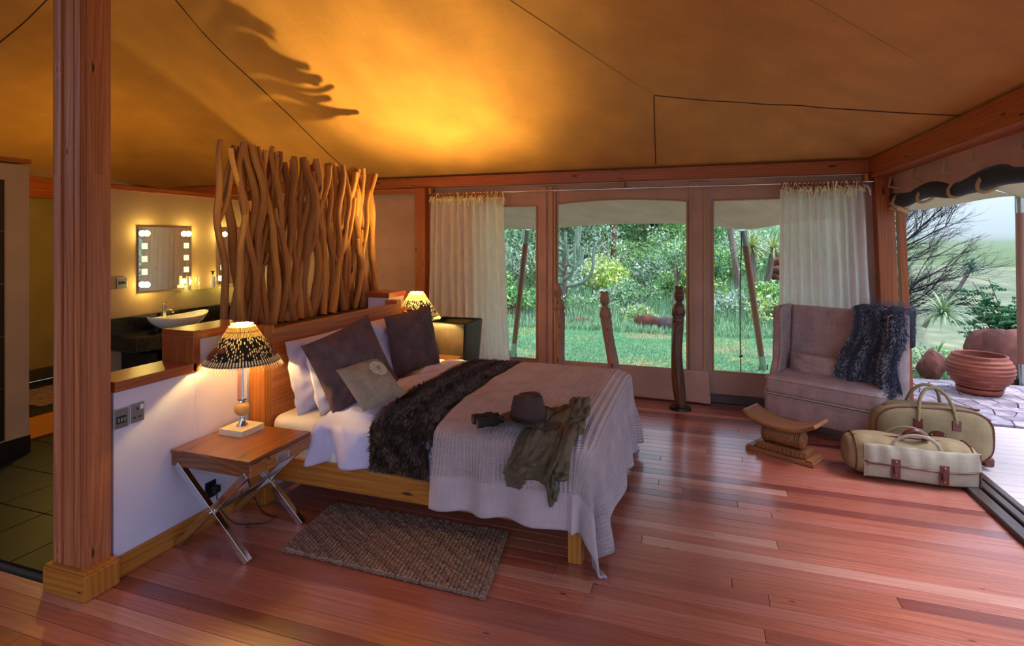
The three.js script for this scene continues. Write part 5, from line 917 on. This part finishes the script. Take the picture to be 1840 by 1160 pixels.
// wooded bank behind the lawn: pixel columns of the three windows, near to far
tree(-5.7, -13.2, 4.6, 0.09, 'feathery grey-green tree seen in the narrow left window', GREY.concat(GREEN), 101, { R: 1.5, n: 4200, size: 0.13, base: 0.2 });
tree(-4.5, -16.5, 6, 0.11, 'dense dark tree behind the left awning pole', DARK, 102, { R: 2, n: 4500, size: 0.16, base: 0.2 });
bush(-4.05, -12.4, 0.7, 0.7, 'low bright shrub at the lawn edge in the left window', GREEN, 103, 1500, 0.1);
tree(-4.3, -19, 6.2, 0.12, 'dark leafy tree behind the branched candelabra plant', DARK.concat(GREEN), 104, { R: 2.2, n: 5200, size: 0.17, base: 0.18 });
tree(-2.2, -22, 6.4, 0.13, 'mid-green tree left of the far hut', GREEN.concat(DARK), 105, { R: 2.3, n: 5200, size: 0.18, base: 0.2 });
tree(-2.55, -17.2, 5.2, 0.1, 'tree with slim reddish trunk in the middle window', GREEN, 106, { R: 1.15, n: 2600, size: 0.13, base: 0.62, bark: M.barkRed });
tree(-0.75, -20.5, 5.2, 0.09, 'leafy tree with pale crooked limbs right of the far hut', GREEN.concat(LIME), 107, { R: 1.5, n: 3600, size: 0.14, base: 0.4, bark: M.barkRed, forks: 9 });
tree(-1.2, -29, 6.4, 0.14, 'broad dark tree behind the far hut', DARK.concat(OLIVE), 108, { R: 3.2, n: 6500, size: 0.22, base: 0.12 });
tree(-6.4, -27, 7, 0.15, 'tall dark tree high on the bank behind the grey trees', DARK, 109, { R: 3.2, n: 6500, size: 0.22, base: 0.1 });
tree(0.5, -26, 5.0, 0.12, 'round olive tree at the crest near the window upright', OLIVE, 110, { R: 1.7, n: 4200, size: 0.18, base: 0.15 });
tree(-0.62, -13.1, 2.6, 0.035, 'small thin-stemmed tree behind the two garden rocks', GREY.concat(GREEN), 111, { R: 0.75, n: 1700, size: 0.075, base: 0.5, blobs: 8, forks: 8, lean: 0.15 });
bush(-3.15, -14.6, 1.0, 1.0, 'pale silvery shrub behind the candelabra plant', GREY, 112, 2400, 0.09);
bush(-2.0, -15, 0.95, 1.0, 'bright lime shrub in the middle of the bank', LIME, 113, 2400, 0.1);
bush(-1.5, -13.6, 0.8, 0.65, 'grey-green spreading shrub behind the shortest carved post', GREY.concat(GREEN), 114, 2200, 0.08);
bush(-0.95, -15.6, 0.9, 1.1, 'dark blue-green shrub behind the thin-stemmed tree', DARK.concat(GREY), 115, 2200, 0.1);
bush(-0.2, -14.4, 0.75, 0.9, 'yellow-green shrub beside the dark carved post', LIME.concat(GREEN), 116, 1900, 0.09);
bush(-2.7, -12.9, 0.6, 0.5, 'low grey-green shrub right of the candelabra stem', GREY.concat(GREEN), 117, 1600, 0.07);
bush(0.95, -16.4, 1.0, 1.1, 'green shrub under the spiky palm in the right window', GREEN, 118, 2200, 0.1);
bush(1.7, -13.4, 0.7, 0.7, 'tufted green shrub below the stone bank', GREEN.concat(LIME), 119, 1700, 0.09);
bush(2.5, -17, 0.9, 1.6, 'dark leafy shrub above the stone bank', DARK.concat(GREEN), 120, 1800, 0.1);
{ // undergrowth of the bank: rows of shrubs, each its own plant
  const K = [['grey-green', GREY], ['dark green', DARK.concat(GREEN)], ['fresh green', GREEN], ['olive', OLIVE.concat(GREEN)], ['pale green', GREY.concat(LIME)]], H = ['tall', 'rounded', 'wide', 'upright'];
  const S = [[-5.1, -14.6, 0.9, 1.5, 0], [-4.7, -13.2, 0.6, 0.9, 2], [-5.6, -17, 1.2, 2.2, 1], [-4.1, -15.4, 0.8, 1.4, 3], [-3.7, -17.6, 1.1, 2, 1], [-3.1, -16.8, 0.9, 1.7, 0], [-2.9, -20, 1.2, 2.1, 2], [-2.2, -18.2, 0.9, 1.3, 4], [-1.9, -13.4, 0.55, 0.55, 0], [-1.55, -17.4, 0.9, 1.2, 2], [-0.9, -18.4, 0.9, 1.4, 3], [-0.35, -16.9, 0.8, 1.5, 1], [-0.25, -19.6, 1, 2, 2], [-1.35, -12.5, 0.45, 0.4, 4], [-0.7, -14.6, 0.6, 0.8, 2], [0.35, -15.6, 0.7, 1.2, 1], [0.6, -13, 0.45, 0.55, 0], [1.5, -12.6, 0.5, 0.5, 4], [1.9, -12.9, 0.5, 0.6, 2], [0.2, -22, 1.2, 2.4, 1], [1.4, -18, 0.9, 1.3, 0], [2.6, -14.8, 0.6, 0.9, 3]];
  S.forEach(([x, z, R, h, c], i) => bush(x, z, R, h, `${H[i % 4]} ${K[c][0]} shrub ${z > -14 ? 'at the lawn edge' : z > -17.2 ? 'half way up the bank' : 'near the crest'} in the ${x < -3.9 ? 'narrow left' : x < 0.1 ? 'middle' : 'right'} window`, K[c][1], 150 + i * 3, Math.round(1500 + 900 * R), 0.065 + 0.03 * h * 0.6));
}
// candelabra euphorbia
{
  const p = gAt(-3.02, -12.75), t = thing('candelabra_plant', 'pale branching candelabra succulent on the lawn edge', 'succulent', [p.x, p.y, p.z]);
  const rib = (R) => (s, a) => R * (1 - 0.35 * s) * (1 + 0.22 * cos(a * 4)) * (1 + 0.06 * sin(s * 40));
  mk('trunk', sweep([[0, -0.1, 0], [0.02, 0.8, 0], [0, 1.7, 0]], (s) => 0.075 * (1 - 0.25 * s), { seg: 10, n: 16 }), M.bark, t);
  const r = RNG(88); for (let i = 0; i < 15; i++) { const a = i * 2.4, y0 = 0.75 + 0.06 * i, o = 0.24 + 0.2 * r() + (i < 4 ? 0.2 : 0), up = 0.5 + 0.6 * r(); const b = mk('arm', sweep([[0, y0, 0], [o * 0.6 * cos(a), y0 + 0.08, o * 0.6 * sin(a)], [o * cos(a), y0 + 0.3, o * sin(a)], [o * 1.12 * cos(a), y0 + up, o * 1.12 * sin(a)]], rib(0.045), { seg: 12, n: 20 }), M.cactus, t); if (r() < 0.6) mk('arm_fork', sweep([[o * cos(a), y0 + 0.3, o * sin(a)], [o * 1.3 * cos(a + 0.3), y0 + 0.42, o * 1.3 * sin(a + 0.3)], [o * 1.45 * cos(a + 0.3), y0 + up * 0.95, o * 1.45 * sin(a + 0.3)]], rib(0.035), { seg: 12, n: 14 }), M.cactus, b); }
}
// rosette plants: strap leaves from one point, on a stem or on the ground
function rosette(x, z, y, n, len, cols, l, seed, { stem, thin = 0.085, wid = 0.035, name = 'spiky_palm', cat = 'palm' } = {}) {
  const p = gAt(x, z), base = y ?? p.y, t = thing(name, l, cat, [x, base, z], 0, name === 'strap_plant' ? 'strap-leaved clumps' : 'spiky palms'), r = RNG(seed), top = stem ? stem[stem.length - 1] : [0, 0, 0];
  if (stem) mk('stem', sweep(stem, (s) => thin * (1 - 0.35 * s), { seg: 9, n: 16 }), M.bark, t);
  const leafG = sheet(2, 9, (u, v) => [(u - 0.5) * wid * (1 - pow(v, 2.5)) , v * (1 - 0.25 * v), 0.35 * v * v + 0.01 * abs(u - 0.5)]), ms = cols.map((c) => phy({ color: rgbj(c, 0.8), roughness: 0.6, transmission: 0.3, thickness: 0 }));
  for (let i = 0; i < n; i++) { const a = i * 2.399 + r() * 0.3, e = lerp(0.12, 1.9, pow(i / n, 0.8)), m = mk('leaf', leafG, ms[floor(r() * ms.length)], t); m.position.set(top[0], top[1], top[2]); m.rotation.set(e, a, 0, 'YXZ'); const s = len * (0.75 + 0.4 * r()); m.scale.set(1, s, s); }
  return t;
}
const YEL = [[0.2, 0.21, 0.06], [0.14, 0.18, 0.06], [0.1, 0.14, 0.045]], AGA = [[0.08, 0.13, 0.06], [0.12, 0.17, 0.08], [0.06, 0.1, 0.05], [0.16, 0.2, 0.11]];
rosette(0.72, -14.6, null, 70, 0.75, AGA, 'tall spiky palm at the left edge of the right window', 201, { stem: [[0.25, -0.1, 0], [0.12, 1, 0], [0, 1.9, 0], [-0.03, 2.75, 0]] });
rosette(1.15, -13.6, null, 80, 0.62, YEL, 'yellow-green spiky palm behind the pole in the right window', 202, { stem: [[0.08, -0.1, 0], [0.03, 0.7, 0], [0, 1.45, 0]] });
rosette(1.62, -13.9, null, 60, 0.62, YEL, 'yellow-green spiky palm right of the leaning pole', 203, { stem: [[-0.3, -0.1, 0], [-0.1, 0.7, 0], [0, 1.3, 0]] });
rosette(1.15, -12.2, null, 45, 0.45, AGA, 'low strap-leaved tuft at the lawn edge in the right window', 204, { name: 'strap_plant', cat: 'plant' });
// right-hand garden by the opening
rosette(3.3, -9.4, 0.55, 90, 0.5, AGA, 'round spiky head of the plant above the clay pot', 211, { wid: 0.03 });
{ const k = [[2.25, -8.6, 0.95], [2.55, -8.9, 0.7], [2.35, -8.25, 0.6], [2.75, -8.4, 0.55], [2.15, -9.2, 0.8], [3.0, -8.8, 0.5]]; k.forEach(([x, z, s], i) => rosette(x, z, -0.1, 55, s, AGA, ['tall strap-leaved clump beside the wing chair throw', 'strap-leaved clump behind the small reddish rock', 'low strap-leaved clump nearest the wing chair', 'strap-leaved clump between rock and clay pot', 'strap-leaved clump furthest left by the red jamb', 'small strap-leaved clump under the round spiky head'][i], 220 + i, { name: 'strap_plant', cat: 'plant' })); }
{ // leaning palm stem over the valley
  rosette(4.9, -12.7, -0.2, 60, 0.34, [[0.05, 0.1, 0.06], [0.08, 0.14, 0.08]], 'dark leaning palm silhouetted against the valley', 231, { thin: 0.045, stem: [[-0.75, 0.1, 0], [-0.6, 0.45, 0], [-0.25, 0.8, 0], [0, 1.26, 0]] });
}
// bare thorn tree: fine branching twigs reaching in from the left of the opening
{
  const t = thing('thorn_tree', 'bare thorn tree with fine dark twigs beside the red jamb', 'tree', [2.15, -0.7, -10.6]), r = RNG(301), lim = [], tw = [];
  const grow = (p, d, len, rad, depth) => {
    const n = 4, P = [p.clone()], q = p.clone(), dd = d.clone(); for (let i = 0; i < n; i++) { dd.add(V((r() - 0.5) * 0.35, (r() - 0.42) * 0.3, (r() - 0.5) * 0.35)).normalize(); q.addScaledVector(dd, len / n); P.push(q.clone()); }
    (depth < 2 ? lim : tw).push(sweep(P, (s) => rad * (1 - 0.45 * s), { seg: depth < 2 ? 7 : 3, cap: depth < 2 }));
    if (depth >= 5) return; const k = depth === 0 ? 7 : depth < 4 ? 4 : 3;
    for (let i = 0; i < k; i++) { const at = P[1 + floor(r() * n)], nd = dd.clone().multiplyScalar(0.9).add(V((r() - 0.35) * 1.25, (r() - 0.4) * 0.95, (r() - 0.5) * 1.2)).normalize(); grow(at, nd, len * (0.52 + 0.22 * r()), rad * 0.52, depth + 1); }
  };
  grow(V(0, 0, 0), V(0.1, 1, 0), 1.3, 0.05, 0); grow(V(0.02, 0.9, 0), V(0.85, 0.75, 0.1), 1.15, 0.032, 0); grow(V(0.02, 1.3, 0), V(0.7, 0.95, -0.1), 1.25, 0.03, 0); grow(V(0.05, 0.6, 0), V(0.95, 0.4, 0.1), 1.1, 0.03, 0); grow(V(0.1, 1.6, 0.1), V(0.85, 0.6, 0.1), 1.2, 0.028, 0);
  M.twig = std({ color: 0x2c2228, roughness: 0.9 }); lim.forEach((g) => mk('limb', g, M.twig, t)); mk('twigs', merge(tw), M.twig, t).userData.kind = 'stuff';
  const L = []; for (let i = 0; i < 900; i++) L.push({ p: V(0.1 + 0.9 * r(), 0.5 + 1.1 * r(), (r() - 0.5)), q: [r() * 6, r() * 6, r() * 6], s: 0.07 + 0.05 * r(), c: rgbj(DARK[floor(r() * 3)], 0.8 + r()) }); scatter('foliage', LEAF, M.leaf, t, L);
}
{ // thin leafy shrub at the right edge: pinnate sprays
  const t = thing('feather_shrub', 'open shrub with dark feathery leaf sprays at the far right', 'shrub', [4.8, -0.55, -11]), r = RNG(311), L = [];
  for (let i = 0; i < 44; i++) {
    const a = PI * 0.55 + (r() - 0.5) * 2.6, h = 0.6 + 1.1 * r(), o = 0.3 + 0.8 * r(), P = [[0, 0, 0], [o * 0.35 * cos(a), h * 0.55, o * 0.35 * sin(a) * 0.6], [o * cos(a), h, o * sin(a) * 0.6]]; mk('stem', sweep(P, (s) => 0.016 * (1 - 0.7 * s), { seg: 5, n: 8 }), M.barkRed, t);
    for (let k = 0; k < 9; k++) { const s = 0.45 + 0.06 * k, c = new THREE.CatmullRomCurve3(P.map((q) => V(...q))).getPoint(min(1, s)), dz = r() * 6.28, len = 0.22 + 0.16 * r(); for (let m = 0; m < 9; m++) for (const sd of [-1, 1]) { const f = (m + 1) / 9 * len; L.push({ p: V(c.x + f * cos(dz), c.y + f * 0.12 - f * f * 0.5, c.z + f * sin(dz)), q: [PI / 2 + 0.3 * (r() - 0.5), dz + sd * 1.2, (r() - 0.5) * 0.6], s: 0.075 + 0.04 * r(), c: rgbj(DARK[floor(r() * 3)], 0.7 + 0.7 * r()) }); } }
  }
  scatter('leaflets', LEAF, M.leaf, t, L);
}
bush(3.3, -8.9, 0.6, 0.4, 'low green shrub left of the big red rock', GREEN.concat(LIME), 241, 1400, 0.06);
bush(4.2, -10.4, 0.8, 1.0, 'dark shrub hanging over the valley edge', DARK, 242, 1600, 0.08);
// rocks
function rock(x, y, z, s, l, seed, mat = M.rock, ry = 0) {
  const g = new THREE.IcosahedronGeometry(1, 4), q = mergeVertices((g.deleteAttribute('normal'), g.deleteAttribute('uv'), g)); disp(q, (a, b, c) => { let k = 0.72 + 0.45 * fbm(a * 1.3 + seed, b * 1.3 + c * 1.7 + seed, 4); for (let i = 0; i < 5; i++) { const n = V(sin(seed * 3 + i * 2.1), cos(i * 1.7 + seed), sin(i * 3.3 + seed * 1.7)).normalize(), dd = a * n.x + b * n.y + c * n.z; if (dd > 0.55) k *= 1 - 0.5 * (dd - 0.55); } return [a * k, b * k, c * k]; });
  q.scale(...s); return solo('rock', triUV(toCreasedNormals(q, 0.5), 0), mat, l, 'rock', [x, y, z], ry, 'garden rocks');
}
rock(3.5, 0.12, -8.1, [0.55, 0.52, 0.4], 'big sloping red boulder behind the clay pot', 1, M.rock, 0.3);
rock(2.66, 0.06, -7.95, [0.17, 0.22, 0.15], 'small pinkish rock on the grass left of the clay pot', 2);
rock(-1.0, -0.16, -11.75, [0.3, 0.24, 0.22], 'reddish garden rock left of its greyer twin', 3);
rock(-0.58, -0.17, -11.7, [0.28, 0.22, 0.22], 'greyish-purple garden rock beside the thin tree stem', 4, M.rockGrey);
rock(-4.35, -0.1, -12.3, [0.5, 0.16, 0.3], 'low reddish rock at the lawn edge in the left window', 5);
rock(-2.45, -0.2, -12.0, [0.32, 0.1, 0.2], 'flat pinkish rock right of the candelabra stem', 6);
{ // dry stone bank in the right window
  const r = RNG(401), t = thing('stone_bank', 'dry stone bank of dark red rubble in the right window', 'stone wall', [2.15, -0.15, -13.9]);
  const gs = [1, 2, 3, 4].map((k) => { const g = new THREE.IcosahedronGeometry(1, 2); g.deleteAttribute('normal'); g.deleteAttribute('uv'); return toCreasedNormals(triUV(disp(mergeVertices(g), (a, b, c) => { const q = 0.75 + 0.5 * fbm(a * 1.6 + k * 5, b * 1.6 + c, 3); return [a * q, b * q, c * q]; }), 0), 0.6); });
  for (let row = 0; row < 9; row++) for (let i = 0; i < 13; i++) { const m = mk('stone', gs[floor(r() * 4)], r() < 0.55 ? M.rockGrey : M.rock, t); m.position.set(-0.45 + i * 0.17 + (r() - 0.5) * 0.08 + row * 0.01, 0.08 + row * 0.155 + (r() - 0.5) * 0.05, -0.1 * row + (r() - 0.5) * 0.08); m.rotation.set(r() * 6, r() * 6, r() * 6); const s = 0.085 + 0.055 * r(); m.scale.set(s * 1.3, s * 0.85, s); }
}
// clay pot
{
  const t = thing('clay_pot', 'wide ribbed terracotta pot on a saucer by the paving', 'pot', [2.79, 0.0, -7.05]);
  const P = [[0, 0.05], [0.15, 0.05], [0.17, 0.06]]; for (let k = 0; k <= 60; k++) { const s = k / 60, R = 0.17 + 0.165 * pow(sin(PI * clamp(0.08 + 0.72 * s)), 0.9) * 1.02; P.push([R + 0.006 * sin(s * 6.283 * 8), 0.07 + 0.31 * s]); } P.push([0.275, 0.4], [0.255, 0.405], [0.245, 0.395], [0.26, 0.36], [0.2, 0.3], [0, 0.3]);
  mk('body', lathe(P.map((q) => [q[0] * 0.86, q[1]]), 56), M.terra, t); mk('soil', xf(new THREE.CylinderGeometry(0.205, 0.205, 0.01, 40), 0, 0.335, 0), M.soil, t);
  mk('saucer', lathe([[0, 0], [0.18, 0], [0.195, 0.03], [0.198, 0.06], [0.18, 0.062], [0.17, 0.03], [0, 0.03]], 48), M.terra, t);
}
// timber deck and crazy paving outside the tracks
{
  const dk = struct('floor_3', null), r = RNG(55); mk('bearer', box(1.45, 0.08, 9, 2.54, -0.08, -1.35, { b: 0 }), M.blackMatte, dk);
  for (let z = -5.82; z < -2.6; z += 0.105) mk('plank', box(1.46, 0.024, 0.1, 2.55, -0.014, z + 0.05, { b: 0.002, ax: 0 }), M.deckA, dk);
  const pv = struct('path', null); mk('mortar', box(3.3, 0.06, 1.75, 2.85, -0.055, -6.71, { b: 0 }), M.mortar ??= std({ color: 0x6e5a58, roughness: 1 }), pv);
  const mats = [0xa694a0, 0xb4a4b2, 0x968892, 0xbcacb4, 0xa89ca8].map((c, i) => std({ map: tex(64, 64, (u, v) => mixc(hex(c).map((q) => q * 0.7), hex(c).map((q) => q * 1.15), fbm(u * 6 + i * 3, v * 6, 3)), { su: 0.4, sv: 0.4 }), roughness: 0.75 }));
  const nx = 20, nz = 10, pt = (i, j) => [1.24 + (i + 0.55 * (HT[(i * 37 + j * 101) & 65535] - 0.5) + (j % 2) * 0.4) * 0.165, -5.87 - (j + 0.5 * (HT[(i * 53 + j * 211 + 7) & 65535] - 0.5)) * 0.168];
  for (let i = 0; i < nx; i++) for (let j = 0; j < nz; j++) { const c = [pt(i, j), pt(i + 1, j), pt(i + 1, j + 1), pt(i, j + 1)], mx = c.reduce((s, q) => s + q[0], 0) / 4, mz = c.reduce((s, q) => s + q[1], 0) / 4; const g = extr(c.map(([x, z]) => [mx + (x - mx) * 0.93, -(mz + (z - mz) * 0.93)]), 0.026, 0.004); g.rotateX(-PI / 2); g.translate(0, -0.03 + 0.004 * r(), 0); mk('paving_stone', triUV(g, 0), mats[floor(r() * 5)], pv); }
}
// small hut among the trees
{
  const p = gAt(-1.55, -24.5), t = thing('garden_hut', 'small grey canvas hut with timber posts among the trees', 'hut', [p.x, p.y - 0.1, p.z]);
  mk('deck', box(2.2, 0.35, 1.6, 0, 0.2, 0, { b: 0.01 }), M.threshold, t); mk('canvas_wall', box(1.5, 2.2, 1.2, 0.1, 1.45, -0.1, { b: 0.02 }), M.awning, t); mk('window', box(0.5, 0.7, 0.05, -0.3, 1.5, 0.5, { b: 0.01 }), M.blackMatte, t);
  for (const x of [-0.85, 0.62, 0.95]) mk('post', box(0.14, 2.7, 0.14, x, 1.5, 0.62, { b: 0.01, ax: 1 }), M.beam, t); mk('roof', extr([[-1.5, 0], [1.5, 0], [0, 0.8]], 2.2, 0.01).translate(0, 2.75, -1.2), M.awning, t);
}
// valley floor and the hills on the horizon
{
  M.valley = std({ map: tex(512, 512, (u, v) => { const a = fbm(u * 6, v * 6, 4, 6, 6), b = fbm(u * 30, v * 30, 3, 30, 30); return mixc([0.3, 0.36, 0.26], [0.58, 0.58, 0.42], clamp(a * 0.8 + (b - 0.5) * 0.9 + 0.1)); }, { su: 900, sv: 900 }), roughness: 1 });
  struct('valley', sheet(70, 60, (u, v) => { const a = lerp(-0.1, 1.9, u), d = 14 * pow(420, v), k = (d - 14); return [d * sin(a), -1.2 - min(130, k * 0.42) - 14 * sm(400, 6000, d) + min(9, k * 0.02) * (fbm(a * 9, v * 20, 3) - 0.5), -d * cos(a)]; }, { uvf: (u, v, p) => [p[0], p[2]] }), M.valley);
  M.farHill = std({ color: 0x6b7a5c, roughness: 1 }); M.midHill = std({ color: 0x66784f, roughness: 1 });
  const ridge = (d, h, seed, m, n, f = 1) => struct(n, sheet(160, 8, (u, v) => { const a = lerp(-0.3, 1.9, u), q = d * (1 + 0.25 * v), e = h * (0.55 + 0.9 * fbm(a * 3.2 * f + seed, seed, 4)) * sin(PI * 0.5 * min(1, v * 2)); return [q * sin(a), -152 + e * (v > 0.5 ? 1 - 0.4 * (v - 0.5) : 1), -q * cos(a)]; }, { uvf: (u, v) => [u, v] }), m);
  ridge(4600, 200, 3.4, M.farHill, 'hills'); ridge(3900, 95, 8.1, M.midHill, 'hills_2', 2);
}
renderer.render(scene, camera);
